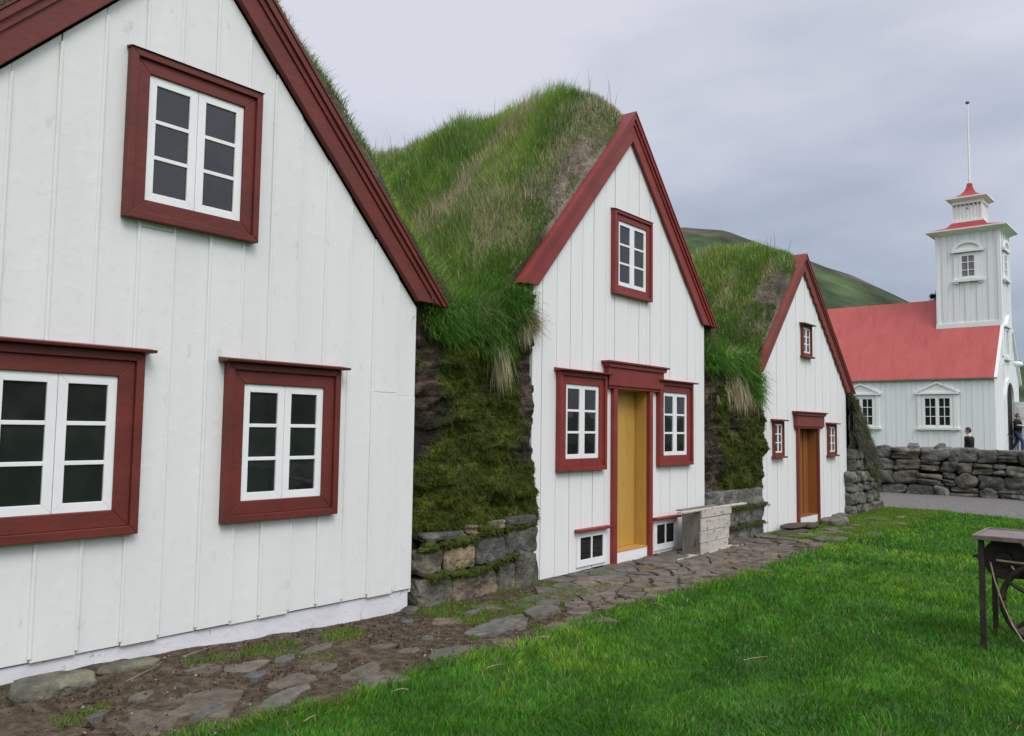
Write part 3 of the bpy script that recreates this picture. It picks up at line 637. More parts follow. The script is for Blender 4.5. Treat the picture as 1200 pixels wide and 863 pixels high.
# ------------------------------------------------------------------ turf roofs
ROOFS = [  # centre, apex, slope left, slope right, x0, x1
 (2.79, 4.93, 1.045, 1.045, .1, 5.45), (8.19, 5.13, 1.085, 1.065, 5.45, 11.05), (13.80, 4.44, 1.0, .87, 11.05, 16.9)]
def turfz(x, y, i):
    c, za, sl_, sr_, a, b = ROOFS[i]; dy = y-D
    dx = np.sqrt((x-c)**2+.18**2)-.10*(1+0*x)
    s = np.where(x < c, sl_, sr_)
    rise = .27*ss(dy, .0, 1.0)+.11*(1-ss(dx, .25, 1.0))*(1-ss(dy, .5, 1.5))*ss(dy, -.02, .2) if i == 1 else (.10*ss(dy, .1, 1.2) if i == 2 else .10*ss(dy, .0, .5))
    th = -.03+.14*ss(dy, .0, .28)+rise+(.15*ss(dy, -.02, .04)*(1+.6*vn(x*5, y*3, 0, 107)) if i == 0 else 0)
    z = za-s*dx+th
    vz = {0: 2.36, 1: 2.36, 2: 2.05}[i] if True else 0
    if i == 1: vz = np.where(x > 8.2, 2.28, 2.36)
    if i == 0: vz = 2.36
    if i == 2: vz = np.where(x > c, 1.9, 2.28)
    vz = vz+.35*ss(dy, .2, 1.6)
    k = .12; zz = np.log(np.exp(z/k)+np.exp(vz/k))*k
    zz = zz+ss(dy, .0, .3)*(.06*fbm(x*1.6, y*1.6, 0, 101+i, 3)+.02*vn(x*7, y*7, 0, 105))
    return zz
def bare(x, y, i):   # grey dried peat beside the bargeboard
    c = ROOFS[i][0]; dxe = abs(x-c)
    return (1-ss((y-D)+.16*vn(x*3, y*3, 0, 121)+.12*vn(x*8, y*8, 0, 122), .18, .52))*ss(dxe, .25, .75)*(1-ss(dxe, 1.45, 1.8))*(1 if i else .4)
GREEN = np.array([.14, .27, .035]); LIME = np.array([.26, .40, .06]); DEEP = np.array([.05, .15, .018]); STRAW = np.array([.58, .52, .32]); GREY = np.array([.20, .175, .14])
def roofcol(x, y, n, i):
    v = fbm(x*1.5, y*1.5, 0, 131+i, 3); w_ = fbm(x*1.1+5, y*1.9, 0, 141+i, 3)
    c = GREEN+(LIME-GREEN)*ss(v, .0, .9)[:, None]+(DEEP-GREEN)*ss(-v, .1, .9)[:, None]
    ps = .10+.55*ss(w_, .05, .8)
    if i == 1: ps = ps+.35*np.exp(-((x-6.6)/.5)**2-((y-5.9)/.5)**2)
    st = RNG.uniform(0, 1, n) < ps
    c[st] = STRAW*RNG.uniform(.55, 1.15, (st.sum(), 1))
    return c*RNG.uniform(.7, 1.3, (n, 1))
def roof(i, house, nb, wb, hb, depth=7.2):
    c, za, sl_, sr_, a, b = ROOFS[i]
    xs = np.arange(a, b+.001, .05); ys = np.concatenate([[D+.0], np.arange(D+.02, D+depth, .06)])
    if i == 0: ys = ys
    X, Y = np.meshgrid(xs, ys, indexing='ij'); Z = turfz(X, Y, i)
    Yd = Y+.0
    bb = bare(X, Y, i)[..., None]; n_ = fbm(X*4, Y*4, 0, 151, 3)[..., None]
    cl = np.array([.05, .06, .02])*(1+.4*n_)*(1-bb)+np.array([.16, .135, .105])*(1+.5*n_)*bb
    V = np.stack([X, Yd, Z+bb[..., 0]*.05*vn(X*11, Y*11, 0, 155)], -1)
    # front skirt
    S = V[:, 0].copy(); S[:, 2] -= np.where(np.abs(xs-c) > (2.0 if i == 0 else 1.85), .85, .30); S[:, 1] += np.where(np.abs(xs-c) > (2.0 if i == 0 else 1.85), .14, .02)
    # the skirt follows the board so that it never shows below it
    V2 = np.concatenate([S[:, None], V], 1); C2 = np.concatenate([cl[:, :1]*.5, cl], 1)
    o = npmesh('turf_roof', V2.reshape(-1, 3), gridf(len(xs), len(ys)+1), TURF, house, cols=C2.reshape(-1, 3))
    # grass, denser near the front; only roots that rest on the turf
    n = nb; x = RNG.uniform(a, b, n); y = D+.06+(depth-.2)*RNG.uniform(0, 1, n)**1.5
    if i == 0: k = (x > 2.0); x, y = x[k], y[k]
    else:
        k = (x < c+.55) | (RNG.uniform(0, 1, len(x)) < .3); x, y = x[k], y[k]
    bz = bare(x, y, i); k = RNG.uniform(0, 1, len(x)) > bz*.93; x, y = x[k], y[k]
    c_ = ROOFS[i][0]
    k = ~((y < D+.20) & (np.abs(x-c_) < 1.35) & (RNG.uniform(0, 1, len(x)) < .6)); x, y = x[k], y[k]; n = len(x)
    z = turfz(x, y, i)-.015
    side_ = np.where(x < c, -1, 1)*ss(np.abs(x-c), .1, .5)
    lean = rlean(n, .6)+np.stack([side_*.2+.2*vn(x*1.5, y*1.5, 0, 161), .15*vn(x*1.5, y*1.5, 0, 162)-.1, -.1*np.abs(side_)], 1)
    up = np.tile(UP, (n, 1)); up[:, 0] += side_*.12
    hh = hb*(1+.45*fbm(x*2, y*2, 0, 165, 2))*RNG.uniform(.45, 1.35, n)*(1.0 if i == 0 else 1.0)*((.8 if i == 0 else .45)+(.2 if i == 0 else .55)*np.maximum(ss(y, D+.1, D+.8), ss(np.abs(x-c), 1.8, 2.2)))*(1+.35*ss(-np.abs(x-c), -.6, -.1))
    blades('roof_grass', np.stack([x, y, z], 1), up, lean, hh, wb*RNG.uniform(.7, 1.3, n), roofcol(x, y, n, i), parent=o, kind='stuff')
    # short dead fibres on the bare peat
    n = 26000; x = RNG.uniform(a, b, n); y = D+.03+RNG.uniform(0, .75, n); k = RNG.uniform(0, 1, n) < bare(x, y, i)*.95; x, y = x[k], y[k]; n = len(x)
    blades('dead_grass', np.stack([x, y, turfz(x, y, i)-.005], 1), UP*.5, rlean(n, 1.0)+np.array([-.2, -.1, -.2]), RNG.uniform(.03, .10, n), .004+.002*i, np.where(RNG.uniform(0, 1, (n, 1)) < .85, GREY, GREEN*.7)*RNG.uniform(.5, 1.5, (n, 1)), parent=o, kind='stuff')
    n = 16000; x = RNG.uniform(a, b, n); y = D+.02+RNG.uniform(0, .32, n); q_ = np.abs(x-c); k = (q_ > (1.2 if i else .4)+.3*vn(x*6, y*6, 0, 167)) & (RNG.uniform(0, 1, n) < (.75 if i else .5)); x, y = x[k], y[k]; n = len(x)
    if n: blades('edge_grass', np.stack([x, y, turfz(x, y, i)-.01], 1), UP*.8, rlean(n, .8)+np.array([0, -.1, -.15]), RNG.uniform(.04, .15, n)*(1 if i else .75), .005+.0015*i, roofcol(x, y, n, i)*.85, parent=o, kind='stuff')
    # tall seed stalks
    n = 230 if i == 1 else 110; x = c+RNG.normal(0, .7, n) if i else RNG.uniform(3.2, 5.0, n); y = D+.15+RNG.uniform(0, 5, n); z = turfz(x, y, i)
    blades('seed_stalk_grass', np.stack([x, y, z], 1), UP, rlean(n, .5), RNG.uniform(.25, .5, n)*(1 if i != 0 else .7), .0035+.002*i, np.array([.22, .22, .10])*RNG.uniform(.6, 1.2, (n, 1)), parent=o, kind='stuff')
    return o
r1 = roof(0, H1, 90000, .005, .16)
r2 = roof(1, H2, 230000, .0052, .17)
r3 = roof(2, H3, 130000, .008, .14)

# ------------------------------------------------------------------ turf walls between the houses
MOSS = np.array([.045, .066, .008]); MOSS2 = np.array([.092, .115, .011]); EARTH = np.array([.026, .019, .013]); EARTH2 = np.array([.075, .055, .04])
def turf_wall(label, x0, x1, zs, zt, stone_list, mossc, bodyd, moss_n, clumps, bandl, seed=0, right_open=None, cat='wall'):
    W_ = empty('turf_wall', ((x0+x1)/2, D, 0), label=label, cat=cat, group='mossy turf walls standing between the houses')
    xs = np.arange(x0, x1+.001, .014); zs_ = np.arange(zs, zt+.001, .014)
    X, Z = np.meshgrid(xs, zs_, indexing='ij')
    Z = zs+(Z-zs)*(1+(.34 if x0 < 9 else .42)*ss(X, x1-.5, x1-.12)/(zt-zs))
    lay = (Z+.07*vn(X*1.6, Z*1.7, 0, 201+seed)+.03*vn(X*6, Z*5, 0, 203))/.125; fr = lay-np.floor(lay)
    ledge = .045*(1-fr)**.7*ss(fr, 0, .10)
    blk = .03*_h(np.floor(lay), np.floor(X*2.2+.5*_h(np.floor(lay), lay*0, lay*0, 5)), X*0, 7+seed)
    disp = ledge*.55*ss(vn(X*2, Z*3, 0, 205+seed), -.5, .6)+blk*.6+.06*fbm(X*3.2, Z*3.2, 0, 207+seed, 4)+.012*fbm(X*17, Z*17, 0, 209, 3)
    mo = np.clip(mossc(X, Z)+.42*fbm(X*2.8, Z*2.0, 0, 211+seed, 4), 0, 1); mo = ss(mo, .3, .62)
    disp = disp+.035*mo+.02*mo*fbm(X*12, Z*9, 0, 213, 3)
    Yw = D+.03-disp+.07*(1-ss(X, x0, x0+.35))-.035*ss(X, x1-.35, x1-.05)
    edge = ss(X, x1-.05, x1); Yw = Yw+edge*.05
    Xw = X+ss(X, x1-.25, x1)*.035*fbm(X*0, Z*7, 0, 215+seed, 3)
    v = fbm(X*7, Z*7, 0, 217, 3)
    ce = EARTH+(EARTH2*1.25-EARTH)*ss(v+.6*(fr > .8), .1, .9)[..., None]; cm = MOSS+(MOSS2-MOSS)*ss(v, -.1, .9)[..., None]
    C = ce*(1-mo[..., None])+cm*mo[..., None]
    npmesh('sod_face', np.stack([Xw, Yw, Z], -1).reshape(-1, 3), gridf(len(xs), len(zs_)), SOD, W_, cols=C.reshape(-1, 3))
    b = MB(); b.box(x0+.01, x1-.02, D+.22, D+bodyd, -.2, zt-.02); b.box(x0+.06, x1-.06, D+.1, D+.22, -.2, zt-.1); b.build('turf_core', GAPBLACK, W_)
    # stones
    V, Q, C = stones(stone_list, 13, 9, .11, seed); npmesh('foundation_stones', V, Q, STONE, W_, cols=C)
    # moss cushions growing in the joints
    P = []
    for (xa, za, xb, zb_, th) in bandl:
        n = int(60*abs(xb-xa)/.1)
        t = RNG.uniform(0, 1, n); P.append(np.stack([xa+(xb-xa)*t, np.full(n, D-.10)+RNG.normal(0, .018, n), za+(zb_-za)*t+RNG.normal(0, th*.42, n)], 1))
    bands = []
    for (xa, za, xb, zb_, th) in bandl:
        m_ = max(3, int(abs(xb-xa)/.05)); 
        for j in range(m_):
            t = (j+.5)/m_
            if random.random() < .16: continue
            bands.append(((xa+(xb-xa)*t, D-.04, za+(zb_-za)*t+random.uniform(-.016, .016)), (.09, .13, th*random.uniform(.6, 1.8)), tuple(MOSS*random.uniform(9, 13)), random.uniform(-.2, .2)))
    V, Q, C = stones(bands, 7, 2.4, .25, seed+3)
    npmesh('moss_cushion', V, Q, SOD, W_, cols=C*.1)
    # mossy fuzz: little leaves on the sod face and the cushions
    k = RNG.choice(X.size, moss_n, p=(mo.ravel()+.015)/(mo.ravel()+.015).sum())
    Pf = np.stack([Xw.ravel()[k]+RNG.uniform(-.007, .007, moss_n), Yw.ravel()[k], Z.ravel()[k]+RNG.uniform(-.007, .007, moss_n)], 1)
    P.append(Pf); P = np.concatenate(P); n = len(P)
    up = np.stack([RNG.normal(0, .5, n), -.9+0*RNG.normal(0, 1, n), RNG.normal(-.1, .5, n)], 1)
    c = (MOSS+(MOSS2*1.35-MOSS)*RNG.uniform(0, 1, (n, 1))**1.5)
    rt = RNG.uniform(0, 1, n) < .06; c[rt] = np.array([.12, .075, .03])
    blades('moss', P, up, rlean(n, .5)-np.array([0, 0, .5]), RNG.uniform(.010, .028, n), .006+.003*(x0 > 9), c, parent=W_, kind='stuff', face=np.stack([np.ones(n), 0*np.ones(n), RNG.normal(0, .4, n)], 1)/1.1)
    # grass hanging over the top edge: (xc, width, z root, z spread, length, kind, count)
    for (xc, wd, zr, zsp, ln, kd, cnt) in clumps:
        x = RNG.normal(xc, wd, cnt); z = zr+RNG.uniform(-zsp, zsp, cnt); y = D-.02+RNG.uniform(-.05, .12, cnt)
        k = (x > x0+.02) & (x < x1+.02); x, y, z = x[k], y[k], z[k]; n = len(x)
        if kd == 'green': up = np.stack([RNG.normal(0, .35, n), -.35+RNG.normal(0, .22, n), .45+RNG.normal(0, .35, n)], 1); ln_ = rlean(n, .5)+np.array([0, -.25, -.9]); c = DEEP*1.15+(GREEN-DEEP)*RNG.uniform(0, 1, (n, 1))**1.3
        else: up = np.stack([RNG.normal(0, .12, n), -.28+RNG.normal(0, .06, n), -.55+RNG.normal(0, .12, n)], 1); ln_ = rlean(n, .25)+np.array([0, .1, -.75]); c = STRAW*RNG.uniform(.45, .95, (n, 1))
        if kd[:2] == 'up': y = y+RNG.uniform(0, .3, n); up = np.stack([RNG.normal(0, .3, n), -.2+RNG.normal(0, .2, n), .9+0*x], 1); ln_ = rlean(n, .6)+np.array([0, -.2, -.3]); c = (STRAW*RNG.uniform(.5, 1, (n, 1)) if kd == 'upstraw' else DEEP*1.3+(GREEN-DEEP)*RNG.uniform(0, 1, (n, 1)))
        if kd == 'tuft': up = np.stack([.5+RNG.normal(0, .3, n), -.6+RNG.normal(0, .2, n), .1+RNG.normal(0, .4, n)], 1); ln_ = rlean(n, .4)+np.array([.2, 0, -.6])
        blades('hanging_grass', np.stack([x, y, z], 1), up, ln_, ln*RNG.uniform(.5, 1.25, n), .005 if x0 < 9 else .009, c*RNG.uniform(.75, 1.3, (n, 1)), parent=W_, kind='stuff')
    return W_
st12 = []
def S(lst, xa, za, xb, zb_, tn, dy=0, rl=0): lst.append((((xa+xb)/2, D+.05+dy, (za+zb_)/2), (abs(xb-xa)*1.02, .24, abs(zb_-za)*1.03), tn, rl))
S(st12, 4.86, -.06, 5.23, .235, (.95,.95,.85)); S(st12, 5.26, -.05, 5.83, .21, (1.15,1.0,.8)); S(st12, 5.85, -.05, 6.08, .25, (.85,.85,.75)); S(st12, 6.09, -.06, 6.41, .33, (.9,.88,.78), -.02, -.05)
S(st12, 4.87, .27, 5.11, .455, (.95,.88,.75)); S(st12, 5.15, .27, 5.51, .475, TAN); S(st12, 5.54, .28, 5.93, .50, (.75,.78,.78)); S(st12, 5.94, .31, 6.385, .545, (.72,.74,.72), -.02)
S(st12, 4.90, .535, 5.40, .60, (.7,.7,.72)); S(st12, 5.42, .55, 5.55, .63, (1.3,1.0,.8)); S(st12, 5.56, .57, 5.95, .645, (1.3,1.15,.85)); S(st12, 5.97, .585, 6.37, .665, (.65,.62,.6), -.03)
turf_wall('wide mossy turf wall on big stones between the nearest and the middle house', 4.80, 6.41, .58, 2.42, st12,
    lambda X, Z: .12+.80*np.exp(-((X-5.55)/.46)**2)*(1-.7*ss(Z, 2.0, 2.3))+.62*(1-ss(Z, .8, 1.45)), 7.2, 26000,
    [(5.16, .10, 2.34, .12, .18, 'green', 1800), (5.45, .22, 2.42, .14, .15, 'green', 3400), (5.75, .14, 2.26, .16, .15, 'green', 2200), (6.15, .14, 2.62, .2, .14, 'green', 2600), (5.6, .3, 2.5, .12, .22, 'up', 2600), (6.0, .2, 2.7, .14, .16, 'up', 1500), (5.5, .3, 2.5, .1, .2, 'upstraw', 500),
     (5.83, .045, 2.20, .06, .30, 'straw', 800), (6.26, .06, 2.52, .08, .16, 'tuft', 900), (6.22, .04, 2.45, .07, .16, 'straw', 500), (5.5, .12, 2.5, .05, .3, 'tuft', 90)],
    [(4.87, .49, 5.55, .52, .06), (5.55, .54, 6.35, .58, .045), (4.87, .245, 5.3, .25, .045), (5.3, .22, 5.65, .245, .05), (5.62, .25, 6.1, .32, .04)], seed=1)
st23 = []
x = 10.13
for zz0, zz1, ws in ((-.1, .14, (.5, .36, .44, .5)), (.17, .40, (.42, .5, .4, .5)), (.43, .66, (.3, .62, .42, .48))):
    x = 10.13
    for w_ in ws: S(st23, x, zz0, x+w_-.02, zz1, tint(.8, 1.15)); x += w_
turf_wall('narrow mossy turf wall behind the crate between the middle and the farthest house', 10.12, 12.03, .64, 2.30, st23,
    lambda X, Z: .2+.6*np.exp(-((X-11.4)/.7)**2)*(1-.9*ss(Z, 1.6, 2.0)), 7.2, 16000,
    [(10.5, .2, 2.50, .15, .2, 'up', 1500), (11.6, .25, 2.45, .2, .18, 'up', 1500), (11.2, .3, 2.4, .15, .2, 'upstraw', 900), (10.6, .2, 2.40, .12, .22, 'green', 1600), (11.1, .18, 2.15, .16, .2, 'straw', 900), (11.75, .15, 2.1, .2, .22, 'green', 1500), (11.3, .25, 2.4, .15, .25, 'green', 1500), (11.3, .3, 2.0, .1, .2, 'straw', 600)],
    [(10.15, .15, 11.9, .16, .03), (10.15, .42, 12.0, .41, .03)], seed=4)
# end wall beyond the farthest house
def end_wall():
    W_ = empty('end_wall', (16.9, D, 0), label='sloping turf and stone end wall at the right side of the farthest house', cat='wall')
    prof = [(16.04, 2.22), (16.25, 2.02), (16.6, 1.80), (17.0, 1.45), (17.35, 1.15), (17.5, .85), (17.55, .4), (17.58, -.1)]
    px = [p[0] for p in prof]; pz = [p[1] for p in prof]
    lst = []
    z = -.1; r = 0
    while z < 1.15:
        hh = random.uniform(.17, .25); x = 16.06-random.uniform(0, .2)
        lim = float(np.interp(-z, [-a for a in pz], px)) if z > -.1 else 18.0
        while x < lim-.08:
            w_ = random.uniform(.26, .5); b = min(x+w_, lim); lst.append((((x+b)/2, D+.08+random.uniform(-.03, .03), z+hh/2), (b-x, .4, hh), tint(.65, 1.05), random.uniform(-.06, .06))); x = b
        z += hh
    V, Q, C = stones(lst, 9, 6, .2, 9); npmesh('end_wall_stones', V, Q, WSTONE, W_, cols=C)
    us = np.linspace(0, 1, 90); th = np.linspace(-.12, 1, 70)
    xx = 16.04+us*1.52; zt = np.interp(xx, px, pz)
    # a bulging turf mass: front face below the slope and the top running back
    U_, T_ = np.meshgrid(us, np.linspace(0, 1, 80), indexing='ij'); XX = 16.04+U_*1.48; ZT = np.interp(XX, px, pz)
    low = np.minimum(.72+.15*vn(XX*4, 0*XX, 0, 258), ZT-.15)
    front = T_ < .5; tt = np.where(front, T_*2, (T_-.5)*2)
    Zq = np.where(front, low+(ZT-low)*tt, ZT+.0*tt); Yq = np.where(front, D+.02, D+.02+tt*6.5)
    Yq = Yq-.26*np.where(front, np.sin(tt*math.pi/2)*.4, .4)+.06*fbm(XX*3, Zq*3, 0, 251)*front; Zq = Zq-.05*np.where(front, 0, 1-ss(tt, 0, .03))+.05*fbm(XX*3, Yq*2, 0, 255)
    C = (np.array([.10, .085, .055])*(1+.6*fbm(XX*6, Zq*9, Yq, 257, 3))[..., None])
    npmesh('end_wall_turf', np.stack([XX, Yq, Zq], -1).reshape(-1, 3), gridf(90, 80), SOD, W_, cols=np.clip(C, .01, 1).reshape(-1, 3))
    b = MB(); b.prism([(16.06, -.3), (17.4, -.3), (17.3, .9), (16.9, 1.35), (16.06, 2.0)], D+.2, D+6.4); b.build('turf_core', GAPBLACK, W_)
    n = 14000; x = RNG.uniform(16.04, 17.5, n); z0 = np.interp(x, px, pz); f = RNG.uniform(0, 1, n)
    z = z0-.0-.75*f**2; y = D-.13+RNG.uniform(0, 1, n)*.3*(f < .3)
    up = np.stack([.3+RNG.normal(0, .4, n), RNG.normal(-.4, .3, n), RNG.normal(.1, .5, n)], 1); c = np.where(RNG.uniform(0, 1, (n, 1)) < .78, GREY*.8, GREEN*.8)*RNG.uniform(.5, 1.2, (n, 1))
    blades('wall_grass', np.stack([x, y, z], 1), up, rlean(n, .5)+np.array([0, 0, -.6]), RNG.uniform(.05, .16, n), .012, c, parent=W_, kind='stuff')
end_wall()

# ------------------------------------------------------------------ dry stone wall
def dry_wall():
    lst = []; yy0, yy1 = -12, 16
    tops = lambda y: 1.08+.05*math.sin(y*1.3)+.04*math.sin(y*3.1)
    z = -.05; rows = [.29, .30, .28, .29]
    for r, hh in enumerate(rows):
        y = yy0+random.uniform(0, .4)
        while y < yy1:
            w_ = random.uniform(.28, .66) if r < 3 else random.uniform(.3, .75); h2 = hh*random.uniform(.86, 1.14)
            dz = .035*math.sin(y*1.1+r)+random.uniform(-.02, .02)
            if random.random() < .22:
                lst.append(((22.42, y+w_/2, z+h2*.28+dz), (.42, w_*1.02, h2*.52), tint(.6, 1.1), 0)); lst.append(((22.42, y+w_/2, z+h2*.78+dz), (.40, w_*.98, h2*.5), tint(.6, 1.1), 0))
            else: lst.append(((22.42+random.uniform(-.04, .04), y+w_/2, z+hh/2+dz+(random.uniform(-.03, .04) if r == 3 else 0)), (.45, w_*1.03, h2*1.06), tint(.6, 1.15) if random.random() > .06 else (1.3, 1.0, .8), random.uniform(-.05, .05)))
            y += w_*.99
        z += hh*.985
    # a few small ones perched on top
    for y in (5.2, 4.6, 1.6, 7.3, -.5, 9.1): lst.append(((22.4, y, 1.14), (.25, .22, .15), tint(.7, 1.1), .3))
    # back leaf
    for r in range(4):
        y = yy0
        while y < yy1: w_ = random.uniform(.5, .8); lst.append(((22.95, y+w_/2, .1+r*.26), (.4, w_*1.03, .28), tint(.6, 1.), 0)); y += w_
    V, Q, C = stones(lst, 9, 5, .20, 12)
    o = npmesh('dry_stone_wall', V, Q, WSTONE, cols=C, label='long dark dry stone wall behind the gravel road in front of the church', cat='wall')
    b = MB(); b.box(22.5, 22.9, -12, 16, -.2, .95); c = b.build('rubble_core', GAPBLACK, o)
dry_wall()

# ------------------------------------------------------------------ small things by the houses
def crate():
    K = empty('wooden_crate', (9.55, 4.62, 0), label='weathered wooden crate of peeling white boards standing between house wall and path', cat='crate')
    def part(name, mat_, boxes, lab=None):
        m = MB()
        for b in boxes: m.box(*b)
        return m.build(name, mat_, K, bevel=.004, label=lab)
    part('front_panel', WOODW, [(9.11, 9.86, 4.44, 4.462, .0, .15), (9.10, 9.88, 4.437, 4.46, .155, .285), (9.12, 9.92, 4.44, 4.462, .29, .435), (9.13, 9.95, 4.435, 4.46, .445, .525)])
    part('side_panel', WOODG, [(9.13, 9.155, 4.464, 4.70, .005, .52)], 'darker grey side panel')  # side panels coloured darker than the front boards
    part('side_panel', WOODG, [(9.86, 9.885, 4.464, 4.70, .005, .50)])
    part('back_panel', WOODG, [(9.16, 9.86, 4.68, 4.70, .005, .50)])
    part('top_board', WOODW, [(8.66, 10.45, 4.445, 4.52, .527, .546)]); part('top_board', WOODG, [(8.98, 9.95, 4.62, 4.70, .522, .538)])
    part('bottom_board', WOODW, [(8.50, 10.38, 4.465, 4.57, -.0, .022)])
crate()
sl_ = mat('slab_rock', [(.06,.05,.04),(.11,.09,.075)], 8, .9, .8, 30, attr=True)
for (c, sz, lab) in (((12.35, 4.60, -.02), (.95, .30, .06), 'dark thin slab lying lowest before the farthest house, left of its door'),
                     ((12.75, 4.68, .04), (.75, .26, .05), 'dark thin slab on top of the pair left of the farthest door'),
                     ((13.25, 4.66, .0), (.45, .28, .09), 'brown slab tilted against the threshold of the farthest door'),
                     ((14.2, 4.52, .0), (.70, .34, .17), 'rounded grey boulder right in front of the farthest door')):
    boulder('step_stone', c, sz, lab, (1, .95, .85) if 'boulder' in lab else (.8, .7, .65), k=9, pw=3.5, amp=.14, sd_=int(c[0]*7), M_=STONE if 'boulder' in lab else sl_)
lst = []
for x in np.arange(14.55, 16.0, .24): lst.append(((x, D-.04, -.07+.04*math.sin(x*5)), (.25, .2, .13), tint(.7, 1.), 0))
V, Q, C = stones(lst, 7, 4, .15, 30); npmesh('foundation_stones', V, Q, STONE, H3, cols=C)

# ------------------------------------------------------------------ iron forge table at the right
def forge():
    K = empty('iron_forge', (7.0, .8, 0), label='rusty iron forge table with blower and flywheel standing on the lawn', cat='forge')
    def P(mb, name, mt=RUST, par=K, **k): return mb.build(name, mt, par, **k)
    m = MB(); m.box(6.62, 7.18, .22, 1.15, .748, .768); m.ring(6.60, 7.20, .20, 1.17, .02, .742, .776, lambda u, v, w_: (u, v, w_)); P(m, 'table_top', RUSTT, bevel=.004)
    for (x, y) in ((6.65, 1.12), (7.14, 1.12), (6.65, .25), (7.14, .25)):
        m = MB(); m.box(x-.012, x+.024, y-.018, y-.012, 0, .745); m.box(x-.018, x-.012, y-.018, y+.016, 0, .745); P(m, 'leg', bevel=.002)
    c = Vector((6.86, 1.0, .60)); m = MB()
    def disc(mb, c, r, x0, x1, n=40): mb.prism([(c.y+r*math.cos(2*math.pi*k/n), c.z+r*math.sin(2*math.pi*k/n)) for k in range(n)], x0, x1, lambda u, v, w_: (w_, u, v))
    disc(m, c, .132, c.x-.05, c.x+.09); disc(m, c, .142, c.x-.055, c.x-.045); disc(m, c, .05, c.x-.09, c.x-.05)
    m.box(c.x-.04, c.x+.08, .80, 1.05, .60-.13, .60-.02)
    b = P(m, 'blower_housing', bevel=.003)
    m = MB(); m.tube([(c.x, 1.11, .60), (c.x, 1.15, .60), (c.x, 1.175, .60), (c.x, 1.18, .60), (c.x, 1.21, .60)], [.055, .04, .03, .014, .01], 12); P(m, 'shaft_bearing', par=b)
    m = MB(); disc(m, Vector((0, .78, .62)), .12, 6.83, 6.93); m.box(6.80, 6.83, .66, .82, .45, .75); P(m, 'gear_case', bevel=.003)
    # flywheel: rim, spokes, hub in the plane x = 6.72
    wc = Vector((6.72, .74, .33)); R_ = .27; m = MB()
    m.tube([(wc.x, wc.y+R_*math.cos(t), wc.z+R_*math.sin(t)) for t in [2*math.pi*k/48 for k in range(49)]], .022, 8)
    w_ = P(m, 'flywheel', smooth=True)
    m = MB(); m.tube([(wc.x-.03, wc.y, wc.z), (wc.x+.22, wc.y, wc.z)], .02, 10); disc(m, wc, .05, wc.x-.025, wc.x+.03); P(m, 'hub', par=w_)
    for k in range(5):
        t = 2*math.pi*k/5+.5; m = MB(); m.tube([(wc.x, wc.y+.04*math.cos(t), wc.z+.04*math.sin(t)), (wc.x, wc.y+(R_-.01)*math.cos(t), wc.z+(R_-.01)*math.sin(t))], [.018, .012], 8); P(m, 'spoke', par=w_)
    m = MB(); m.tube([(6.72, 1.04, .60), (6.72, .9, .595), (6.72, .6, .59)], .008, 8); m.tube([(6.72, .95, .57), (6.715, .935, .55), (6.72, .915, .54), (6.72, .905, .565)], .006, 6); P(m, 'pull_rod', ROPE)
    m = MB(); m.tube([(6.71, 1.075, .585), (6.70, 1.05, .46), (6.69, 1.0, .30), (6.685, .945, .17), (6.68, .89, .08), (6.68, .8, .05)], .0055, 8); P(m, 'drive_cord', ROPE, smooth=True)
forge()
